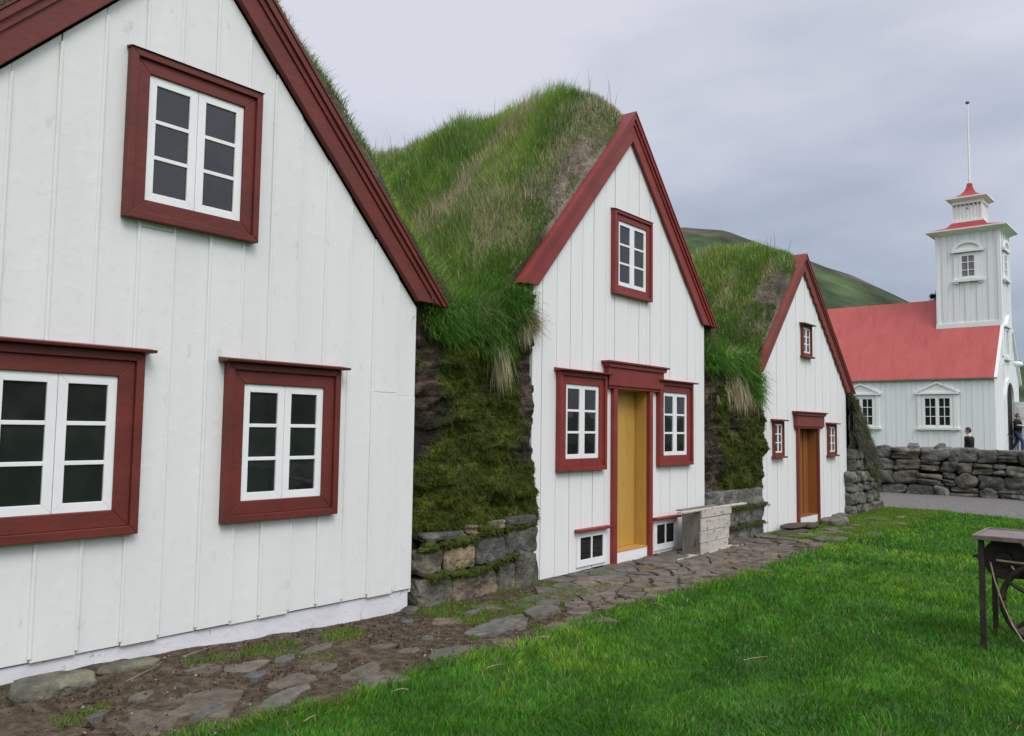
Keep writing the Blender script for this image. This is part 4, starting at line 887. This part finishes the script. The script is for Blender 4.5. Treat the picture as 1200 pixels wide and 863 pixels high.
# ------------------------------------------------------------------ church
def church():
    L = 14.0; W = 5.0; Z0 = .6
    K = empty('church', (38.78, 5.88, Z0), rad(-2), label='white timber church with red corrugated roof and square tower', cat='church')
    E_ = 3.947-Z0; RZ = 7.50-Z0; hw = W/2; s = (RZ-E_)/hw
    def bld(m, name, mt, par=None, **k): return m.build(name, mt, par or K, world=False, **k)
    side = lambda u, v, w_: (w_, u, v)          # plane x = w, u along y
    # walls
    m = MB()
    n = int(L/.21)
    for i in range(n):
        a, b = i*L/n, (i+1)*L/n; m.box(-.012 if i % 2 else 0, .1, a+.003, b-.003, -.5, E_); m.box(W-.1, W+.01, a, b, -.5, E_)
    ns = 24
    for i in range(ns):
        a, b = i*W/ns, (i+1)*W/ns; t = lambda x: RZ-s*abs(x-hw)-.02
        m.prism([(a+.003, -.5), (b-.003, -.5), (b-.003, t(b)), (a+.003, t(a))], -.012 if i % 2 else 0, .1); m.prism([(a, -.5), (b, -.5), (b, t(b)), (a, t(a))], L-.1, L)
    m.prism([(.1, -.5), (W-.1, -.5), (W-.1, E_), (hw, RZ-.15), (.1, E_)], .1, L-.1)
    wall = bld(m, 'wall', WHC)
    m = MB(); m.box(-.03, W+.03, -.03, L, -.6, -.1); bld(m, 'foundation', PLIN)
    # roof
    m = MB(); ov = .12
    for q in (-1, 1):
        m.prism([(hw, RZ+.04), (hw+q*(hw+ov), E_-ov*s+.04), (hw+q*(hw+ov), E_-ov*s), (hw, RZ)], 0, L+.1)
    rf = bld(m, 'roof', CROOF)
    for q in (-1, 1):
      m = MB(); m.prism([(hw+q*1.0, RZ+.05-s*1.0), (hw+q*(hw+ov+.02), E_-ov*s+.03), (hw+q*(hw+ov+.02), E_-ov*s-.1), (hw+q*1.0, RZ-.1-s*1.0)], -.12, -.002)
      bld(m, 'gable_board', TRIMW, rf)
    m = MB(); m.box(-ov-.02, -ov, -.1, L, E_-ov*s-.03, E_-ov*s+.02); bld(m, 'gutter', WOODG, rf)
    # side windows (pediment, 2 x (2x3) panes)
    for yc in (2.165, 5.30, 8.4, 11.5):
        f = lambda u, v, w_: (w_, u, v); z0, z1 = 1.78-Z0, 3.03-Z0; hw_ = .60
        m = MB(); m.ring(yc-hw_, yc+hw_, z0-.06, z1+.06, .09, -.05, .0, f)
        m.box(-.05, -.0, yc-.04, yc+.04, z0, z1)
        m.box(-.06, 0, yc-.78, yc-.62, z0-.06, z1+.12); m.box(-.06, 0, yc+.62, yc+.78, z0-.06, z1+.12)
        m.box(-.12, 0, yc-.86, yc+.86, z0-.14, z0-.07); m.box(-.07, 0, yc-.7, yc-.5, z0-.2, z0-.14); m.box(-.07, 0, yc+.5, yc+.7, z0-.2, z0-.14)
        m.box(-.12, 0, yc-.86, yc+.86, z1+.12, z1+.19)
        m.prism([(yc-.86, z1+.192), (yc+.86, z1+.192), (yc, z1+.62)], -.035, 0, f)
        m.prism([(yc-.90, z1+.192), (yc-.80, z1+.192), (yc, z1+.58), (yc, z1+.66)], -.1, 0, f); m.prism([(yc+.90, z1+.192), (yc+.80, z1+.192), (yc, z1+.58), (yc, z1+.66)], -.1, 0, f)
        o = bld(m, 'window', TRIMW)
        m = MB()
        for q in (-1, 1):
            a, b = (yc-hw_+.09, yc-.04) if q < 0 else (yc+.04, yc+hw_-.09); m.ring(a, b, z0+.03, z1-.03, .03, -.045, -.012, f)
            m.box(-.04, -.012, (a+b)/2-.014, (a+b)/2+.014, z0, z1)
            for k in (1, 2): zz = z0+.03+(z1-z0-.06)*k/3; m.box(-.038, -.012, a, b, zz-.014, zz+.014)
        bld(m, 'sash', TRIMW, o)
        m = MB(); m.box(-.017, -.014, yc-hw_+.05, yc+hw_-.05, z0, z1); bld(m, 'pane', GLASS, o)
    # front: door with round arch, gable window, lamp
    fr = lambda u, v, w_: (u, w_, v)
    arc = lambda c, z, r, n=16: [(c+r*math.cos(math.pi*k/n), z+r*math.sin(math.pi*k/n)) for k in range(n+1)]
    m = MB(); dc = 2.5; 
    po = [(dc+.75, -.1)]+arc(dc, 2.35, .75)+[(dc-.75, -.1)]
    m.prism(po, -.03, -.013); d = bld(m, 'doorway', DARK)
    m = MB()
    A_, B_ = arc(dc, 2.35, .95), arc(dc, 2.35, .75)
    for k in range(16): m.prism([A_[k], A_[k+1], B_[k+1], B_[k]], -.12, -.012)
    m.box(dc-.95, dc-.75, -.12, -.012, -.1, 2.35); m.box(dc+.75, dc+.95, -.12, -.012, -.1, 2.35); bld(m, 'door_surround', TRIMW, d)
    m = MB(); m.box(dc+.72, dc+.77, -.82, -.13, -.05, 2.3)
    for k in range(3): m.box(dc+.705, dc+.72, -.7, -.25, .15+k*.72, .65+k*.72)
    bld(m, 'door_leaf', TRIMW, d)
    m = MB(); m.tube([(dc-.9, -.12, .9), (dc-1.0, -.35, .75), (dc-1.1, -.5, .4), (dc-1.1, -.5, .0)], .02, 6); bld(m, 'handrail', RUST)
    m = MB(); c = 2.5; z0, z1 = 4.85-Z0, 6.0-Z0
    m.ring(c-.42, c+.42, z0-.05, z1+.05, .1, -.07, -.012, fr); m.box(c-.55, c+.55, -.14, -.012, z0-.18, z0-.08); m.box(c-.55, c+.55, -.16, -.012, z1+.08, z1+.17); m.prism([(c-.55, z1+.17), (c+.55, z1+.17), (c, z1+.62)], -.16, -.012, fr)
    m.box(c-.02, c+.02, -.05, -.02, z0, z1)
    for k in (1, 2, 3): m.box(c-.35, c+.35, -.05, -.02, z0+(z1-z0)*k/4-.015, z0+(z1-z0)*k/4+.015)
    o = bld(m, 'gable_window', TRIMW); m = MB(); m.box(c-.35, c+.35, -.022, -.018, z0, z1); bld(m, 'pane', GLASS, o)
    m = MB(); m.tube([(1.6, 0, 4.42-Z0), (1.6, -.35, 4.46-Z0), (1.6, -.5, 4.44-Z0)], .025, 8); m.tube([(1.6, -.40, 4.44-Z0), (1.6, -.46, 4.44-Z0), (1.6, -.6, 4.42-Z0), (1.6, -.74, 4.41-Z0), (1.6, -.78, 4.41-Z0)], [.05, .12, .13, .1, .02], 12); bld(m, 'wall_lamp', TRIMW, smooth=True)
    # tower
    tx0, tx1, ty0, ty1 = 1.55, 3.45, -.02, 2.45; tz = 10.32-Z0; zb = 4.2
    m = MB(); n = 11
    for i in range(n):
        a, b = ty0+i*(ty1-ty0)/n, ty0+(i+1)*(ty1-ty0)/n; m.box(tx0-(.03 if i % 2 else .0), tx0+.05, a+.004, b-.004, zb, tz); m.box(tx1-.05, tx1+.01, a, b, zb, tz)
        a, b = tx0+i*(tx1-tx0)/n, tx0+(i+1)*(tx1-tx0)/n; m.box(a+.004, b-.004, ty0-(.03 if i % 2 else 0), ty0+.05, zb, tz); m.box(a, b, ty1-.05, ty1, zb, tz)
    m.box(tx0+.05, tx1-.05, ty0+.05, ty1-.05, zb, tz)
    m.box(tx0-.05, tx0+.08, ty0-.05, ty0+.08, zb, tz); m.box(tx0-.05, tx0+.08, ty1-.08, ty1+.03, zb, tz); m.box(tx1-.08, tx1+.05, ty0-.05, ty0+.08, zb, tz)
    tw = bld(m, 'tower', WHC)
    m = MB(); m.box(tx0-.07, tx0-.0, ty0-.02, ty1+.05, 6.10-Z0, 6.30-Z0); bld(m, 'base_board', TRIMW, tw)
    def hip(m, x0, x1, y0, y1, z0, X0, X1, Y0, Y1, z1):
        m.add([(x0,y0,z0),(x1,y0,z0),(x1,y1,z0),(x0,y1,z0),(X0,Y0,z1),(X1,Y0,z1),(X1,Y1,z1),(X0,Y1,z1)], [(0,3,2,1),(4,5,6,7),(0,1,5,4),(1,2,6,5),(2,3,7,6),(3,0,4,7)])
    m = MB(); hip(m, tx0-.03, tx1+.03, ty0-.03, ty1+.03, tz-.10, tx0-.32, tx1+.32, ty0-.34, ty1+.34, tz+.06); m.box(tx0-.34, tx1+.34, ty0-.36, ty1+.36, tz+.062, tz+.115); bld(m, 'cornice', TRIMW, tw)
    lx0, lx1, ly0, ly1 = 1.92, 3.08, .66, 1.82
    m = MB(); hip(m, tx0-.28, tx1+.28, ty0-.3, ty1+.3, tz+.117, lx0-.22, lx1+.22, ly0-.22, ly1+.22, tz+.30); hip(m, lx0-.22, lx1+.22, ly0-.22, ly1+.22, tz+.302, lx0-.06, lx1+.06, ly0-.06, ly1+.06, tz+.50); bld(m, 'skirt_roof', CRED, tw)
    lz0, lz1 = tz+.50, tz+1.46; m = MB(); m.box(lx0+.03, lx1-.03, ly0+.03, ly1-.03, lz0, lz1)
    m.box(lx0-.07, lx1+.07, ly0-.07, ly1+.07, lz0, lz0+.07)
    for k in range(9):
        y = ly0+(ly1-ly0)*k/8; m.box(lx0, lx0+.05, y-.028, y+.028, lz0+.07, lz1); x = lx0+(lx1-lx0)*k/8; m.box(x-.028, x+.028, ly0, ly0+.05, lz0+.07, lz1)
    m.box(lx0-.04, lx1+.04, ly0-.04, ly1+.04, lz1-.14, lz1-.002)
    ln = bld(m, 'lantern', TRIMW)
    m = MB()
    for k in range(7): y = ly0+.08+(ly1-ly0-.16)*k/6; m.box(lx0-.046, lx0-.041, y-.035, y+.035, lz1-.21, lz1-.15)
    m.box(lx0-.044, lx0-.03, (ly0+ly1)/2-.05, (ly0+ly1)/2+.05, lz1-.36, lz1-.33); bld(m, 'dentils', DARK, ln)
    m = MB(); hip(m, lx0-.02, lx1+.02, ly0-.02, ly1+.02, lz1, lx0-.22, lx1+.22, ly0-.22, ly1+.22, lz1+.10); m.box(lx0-.24, lx1+.24, ly0-.24, ly1+.24, lz1+.102, lz1+.16); bld(m, 'lantern_cornice', TRIMW, ln)
    m = MB(); cx_, cy_ = (lx0+lx1)/2, (ly0+ly1)/2; rr = [(.72, .162), (.50, .25), (.32, .38), (.19, .54), (.12, .72), (.09, .90)]
    for (a, za), (b, zb_) in zip(rr, rr[1:]): hip(m, cx_-a, cx_+a, cy_-a, cy_+a, lz1+za, cx_-b, cx_+b, cy_-b, cy_+b, lz1+zb_)
    bld(m, 'lantern_roof', CRED, ln)
    m = MB(); m.tube([(cx_, cy_, lz1+.88), (cx_, cy_, lz1+2.8), (cx_, cy_, 16.35-Z0)], [.05, .038, .026], 10); sp_ = bld(m, 'spire_pole', TRIMW)
    m = MB(); m.tube([(cx_, cy_, 16.33-Z0+.16*k/6) for k in range(7)], [.02, .06, .085, .09, .085, .06, .02], 12); bld(m, 'pole_ball', GREYM, sp_, smooth=True)
    # tower windows: side facing us and front
    for fn, yc, off, zz in ((lambda u, v, w_: (tx0-.03-w_, u, v), 1.18, 0, 0), (lambda u, v, w_: (u, ty0-.03-w_, v), 2.5, 0, 0)):
        z0, z1 = 8.27-Z0, 9.30-Z0; m = MB()
        m.ring(yc-.36, yc+.36, z0-.05, z1+.05, .12, 0, .04, fn); m.prism([(yc-.56, z0-.06), (yc-.36, z0-.06), (yc-.36, z1+.05), (yc-.56, z1+.05)], 0, .025, fn); m.prism([(yc+.56, z0-.06), (yc+.36, z0-.06), (yc+.36, z1+.05), (yc+.56, z1+.05)], 0, .025, fn)
        for k in (1, 2): zz = z0+(z1-z0)*k/3; m.prism([(yc-.25, zz-.015), (yc+.25, zz-.015), (yc+.25, zz+.015), (yc-.25, zz+.015)], .01, .035, fn)
        m.prism([(yc-.018, z0), (yc+.018, z0), (yc+.018, z1), (yc-.018, z1)], .01, .036, fn)
        m.prism([(yc-.62, z0-.17), (yc+.62, z0-.17), (yc+.62, z0-.07), (yc-.62, z0-.07)], 0, .12, fn); m.prism([(yc-.55, z0-.25), (yc-.4, z0-.25), (yc-.36, z0-.17), (yc-.58, z0-.17)], 0, .08, fn); m.prism([(yc+.55, z0-.25), (yc+.4, z0-.25), (yc+.36, z0-.17), (yc+.58, z0-.17)], 0, .08, fn)
        m.prism([(yc-.62, z1+.10), (yc+.62, z1+.10), (yc+.66, z1+.20), (yc-.66, z1+.20)], 0, .13, fn)
        e = [(yc+.60*math.cos(math.pi*k/16), z1+.202+.42*math.sin(math.pi*k/16)) for k in range(17)]; m.prism(e, 0, .03, fn)
        e2 = [(yc+.46*math.cos(math.pi*k/16), z1+.202+.29*math.sin(math.pi*k/16)) for k in range(17)]
        for k in range(16): m.prism([e[k], e[k+1], e2[k+1], e2[k]], 0, .11, fn)
        o = bld(m, 'tower_window', TRIMW, tw); 
        m = MB(); m.prism([(yc-.26, z0-.01), (yc+.26, z0-.01), (yc+.26, z1+.01), (yc-.26, z1+.01)], .002, .008, fn); bld(m, 'tower_pane', CURT, tw)
GREYM = mat('grey_ball', [(.12,.14,.17),(.2,.22,.25)], 5, .4, 0)
CURT = mat('curtained_glass', [(.10,.10,.11),(.22,.21,.22)], 5, .15, 0, spec=.6)
church()

# ------------------------------------------------------------------ conifer behind the church
def conifer(c, H_, label):
    K = empty('spruce_tree', c, label=label, cat='tree')
    m = MB(); m.tube([(c[0], c[1], c[2]), (c[0], c[1], c[2]+H_*.5), (c[0], c[1], c[2]+H_)], [.18, .1, .015], 8); m.build('trunk', DARK, K)
    n = 14000; f = RNG.uniform(0, 1, n)**.7; lay = np.floor(f*22)/22; z = H_*(.12+.88*lay)+RNG.normal(0, .05, n); r = (1-lay)*1.6*RNG.uniform(0, 1, n)**.6+.12; nb = 7; a = np.floor(RNG.uniform(0, nb, n))*2*math.pi/nb+lay*37+RNG.normal(0, .16, n)
    P = np.stack([c[0]+r*np.cos(a), c[1]+r*np.sin(a), c[2]+z+.22*r-.02], 1)
    d = np.stack([np.cos(a), np.sin(a), .3+0*a], 1)+RNG.normal(0, .4, (n, 3))
    blades('crown', P, d, rlean(n, .3), .16, .05, np.array([.018, .035, .014])*RNG.uniform(.5, 1.5, (n, 1)), parent=K, kind=None)
conifer((56.66, 11.70, .6), 9.78, 'dark spruce whose tip shows just behind the church tower')

# ------------------------------------------------------------------ people
SKIN = mat('skin', [(.45,.27,.20),(.52,.33,.25)], 8, .5, 0); JACK = mat('black_cloth', [(.012,.012,.015),(.025,.025,.03)], 12, .85, .2, 60); JEAN = mat('blue_denim', [(.035,.055,.11),(.06,.09,.17)], 12, .9, .2, 80)
HAIRD = mat('dark_hair', [(.012,.009,.008),(.03,.022,.018)], 30, .5, .4, 80); HAIRG = mat('grey_hair', [(.10,.09,.08),(.22,.2,.19)], 30, .6, .4, 80); SHOE = mat('shoe', [(.02,.015,.012),(.03,.025,.02)], 9, .5, 0); PAPER = mat('pale_cloth', [(.6,.58,.5),(.75,.73,.66)], 9, .8, 0)
def skin_mesh(name, verts, edges, radii, mat_, K, sub=2, root=0, extra=None):
    me = bpy.data.meshes.new(name); me.from_pydata(verts, edges, []); o = bpy.data.objects.new(name, me); COL.objects.link(o)
    s = o.modifiers.new('s', 'SKIN'); s.use_smooth_shade = True; sb = o.modifiers.new('sub', 'SUBSURF'); sb.levels = sb.render_levels = sub
    for i, r in enumerate(radii):
        sv = me.skin_vertices[0].data[i]; sv.radius = r if isinstance(r, tuple) else (r, r); sv.use_root = (i == root)
    dg = bpy.context.evaluated_depsgraph_get(); dg.update(); me2 = bpy.data.meshes.new_from_object(o.evaluated_get(dg)); bpy.data.objects.remove(o)
    if extra:
        import bmesh
        bm = bmesh.new(); bm.from_mesh(me2)
        for (c, sc_) in extra:
            bmesh.ops.create_uvsphere(bm, u_segments=16, v_segments=12, radius=1, matrix=Matrix.Translation(c) @ Matrix.Diagonal((*sc_, 1)))
        bm.to_mesh(me2); bm.free()
    me2.materials.clear(); me2.materials.append(mat_); me2.polygons.foreach_set('use_smooth', [True]*len(me2.polygons)); me2.name = name
    q = bpy.data.objects.new(name, me2); COL.objects.link(q); q.parent = K; WL[q] = WL[K]; return q
def person(loc, rz, Ht, label, male=True):
    """local +X is where the person faces"""
    K = empty('person', loc, rz, label=label, cat='person'); k = Ht/1.75
    V, E, Rr_ = [], [], []
    def v(x, y, z, r, par=None):
        V.append((x*k, y*k, z*k)); Rr_.append(tuple(t*k for t in r) if isinstance(r, tuple) else r*k)
        if par is not None: E.append((par, len(V)-1))
        return len(V)-1
    pel = v(0, 0, .93, (.11, .15)); wa = v(.01, 0, 1.08, (.10, .135), pel); ch = v(.01, 0, 1.28, (.115, .17), wa); nk0 = v(-.01, 0, 1.45, (.07, .09), ch); nk = v(.01, 0, 1.52, .055, nk0); hd = v(.025, 0, 1.585, (.07, .06), nk); ht = v(.02, 0, 1.70, (.075, .062), hd)
    cloth = {}
    legs = {-1: [(0, .92), (.22, .52), (.20, .10)], 1: [(0, .92), (-.05, .50), (-.32, .13)]} if male else {-1: [(0, .92), (.03, .5), (0, .09)], 1: [(0, .92), (.02, .5), (-.02, .09)]}
    foot = []
    for s_, pts in legs.items():
        hp = v(0, .09*s_, .88, .095, pel); kn = v(pts[1][0], .10*s_, pts[1][1], .062, hp); an = v(pts[2][0], .10*s_, pts[2][1], .042, kn); ft = v(pts[2][0]+.13, .11*s_, pts[2][1]-.06, .038, an); foot.append((hp, kn, an, ft))
    arms = []
    for s_ in (-1, 1):
        sh = v(0, .19*s_, 1.41, .06, ch if False else nk0)
        if male: el_ = v(.02, .25*s_, 1.13, .045, sh); wr = v(.24, .17*s_, 1.14+.03*s_, .030, el_); pm = v(.31, .14*s_, 1.16+.03*s_, (.022, .038), wr); dirs = (.9, -.35*s_, .05)
        else: el_ = v(-.02, .23*s_, 1.12, .042, sh); wr = v(.05, .22*s_, .88, .028, el_); pm = v(.07, .22*s_, .81, (.022, .036), wr); dirs = (.15, -.05*s_, -1)
        arms.append((sh, el_, wr, pm)); dv = Vector(dirs).normalized(); up_ = Vector((0, 0, 1)) if male else Vector((1, 0, 0)); pv = Vector(V[pm])/k
        for j, (o_, ln_) in enumerate(((.03, .075), (.011, .085), (-.009, .08), (-.028, .06))):
            a = pv+up_*o_+dv*.035; f1 = v(*a, .0105, pm); b = a+dv*ln_*.55; f2 = v(*b, .0095, f1); c = b+(dv+Vector((0, -.4*s_, -.3)) .normalized()*.6).normalized()*ln_*.45; v(*c, .008, f2)
        a = pv+up_*.035+dv*(-.0); t1 = v(*(a+up_*.01+dv*.012), .012, pm); v(*(a+up_*.03+dv*.045), .010, t1)
    Hc = Vector((.035*k, 0, 1.645*k))
    ex = [(Hc, (.092*k, .073*k, .115*k)), (Hc+Vector((.094*k, 0, -.012*k)), (.022*k, .012*k, .022*k)), (Hc+Vector((.082*k, 0, -.055*k)), (.012*k, .025*k, .007*k))]
    for s_ in (-1, 1): ex += [(Hc+Vector((.082*k, .03*s_*k, .008*k)), (.012*k, .013*k, .010*k)), (Hc+Vector((-.005*k, .076*s_*k, -.005*k)), (.018*k, .010*k, .030*k))]
    skin_mesh('body', V, E, Rr_, SKIN, K, 2, 0, ex)
    # clothes as slightly larger skins over the same bones
    def garment(name, idx, edges, grow, mt):
        mp_ = {a: i for i, a in enumerate(idx)}; ex_ = {nk0: .03, pel: .03} if name == 'jacket' else {}; ex_.update({a[0]: .022 for a in arms} if name == 'jacket' else {})
        rr = [(tuple(t+(grow+ex_.get(a, 0))*k for t in Rr_[a]) if isinstance(Rr_[a], tuple) else Rr_[a]+(grow+ex_.get(a, 0))*k) for a in idx]
        skin_mesh(name, [V[a] for a in idx], [(mp_[a], mp_[b]) for a, b in edges], rr, mt, K, 2, 0)
    ti = [pel, wa, ch, nk0]; te = [(pel, wa), (wa, ch), (ch, nk0)]
    for (sh, e_, wr, pm) in arms: ti += [sh, e_, wr]; te += [(nk0, sh), (sh, e_), (e_, wr)]
    garment('jacket', ti, te, .034, JACK)
    li = [pel]; le = []
    for (hp, kn, an, ft) in foot: li += [hp, kn, an]; le += [(pel, hp), (hp, kn), (kn, an)]
    garment('trousers', li, le, .018, JEAN if male else JACK)
    for (hp, kn, an, ft) in foot:
        a, b = Vector(V[an]), Vector(V[ft]); m = MB(); m.tube([a+Vector((-.06, 0, -.05))*k, a+Vector((0, 0, -.055))*k, b+Vector((0, 0, -.008))*k, b+Vector((.07, 0, -.012))*k], [.035*k, .046*k, .045*k, .025*k], 12); m.build('shoe', SHOE, K, smooth=True, world=False)
    # hair: cap of an ellipsoid, open over the face
    m = MB(); nu, nv = 20, 14; vs = []
    for i in range(nu):
        for j in range(nv):
            t = 2*math.pi*i/nu; ph = math.pi*.66*j/(nv-1); front = max(0, math.cos(t)); ph2 = ph*(1-.52*front)
            bump_ = 1+.03*math.sin(7*t+3*j)
            vs.append(Hc+Vector((math.cos(t)*math.sin(ph2)*.104*k*bump_-.008*k, math.sin(t)*math.sin(ph2)*.086*k*bump_, math.cos(ph2)*.128*k*bump_+.006*k)))
    m.add(vs, [(i*nv+j, ((i+1) % nu)*nv+j, ((i+1) % nu)*nv+j+1, i*nv+j+1) for i in range(nu) for j in range(nv-1)]); m.build('hair', HAIRG if male else HAIRD, K, smooth=True, world=False)
    m = MB(); n = 16; m.tube([Vector((.012+.075*math.cos(t), .082*math.sin(t), 1.485-.02*math.cos(t)))*k for t in [2*math.pi*i/n for i in range(n+1)]], .028*k, 8); m.build('collar', PAPER if not male else JACK, K, smooth=True, world=False)
    return K
man = person((41.6, 5.50, .69), rad(-98), 1.70, 'man in black jacket and blue jeans walking past the church door', True)
woman = person((30.5, 5.40, .08), rad(118), 1.60, 'woman with short dark hair and black cardigan behind the stone wall', False)
def bag():
    m = MB(); a = rad(-98); M_ = Matrix.Translation((41.6, 5.50, .69)) @ Matrix.Rotation(a, 4, 'Z')
    pts = [(.02,-.27,1.20),(.15,-.26,1.19),(.30,-.17,1.16),(.36,0,1.14),(.30,.15,1.20)]
    m.tube([M_ @ Vector(p) for p in pts], [.02,.028,.03,.028,.02], 8)
    o = m.build('folded_coat', PAPER, None, smooth=True, label='pale folded cloth carried over the arms of the man at the church', cat='cloth')
bag()
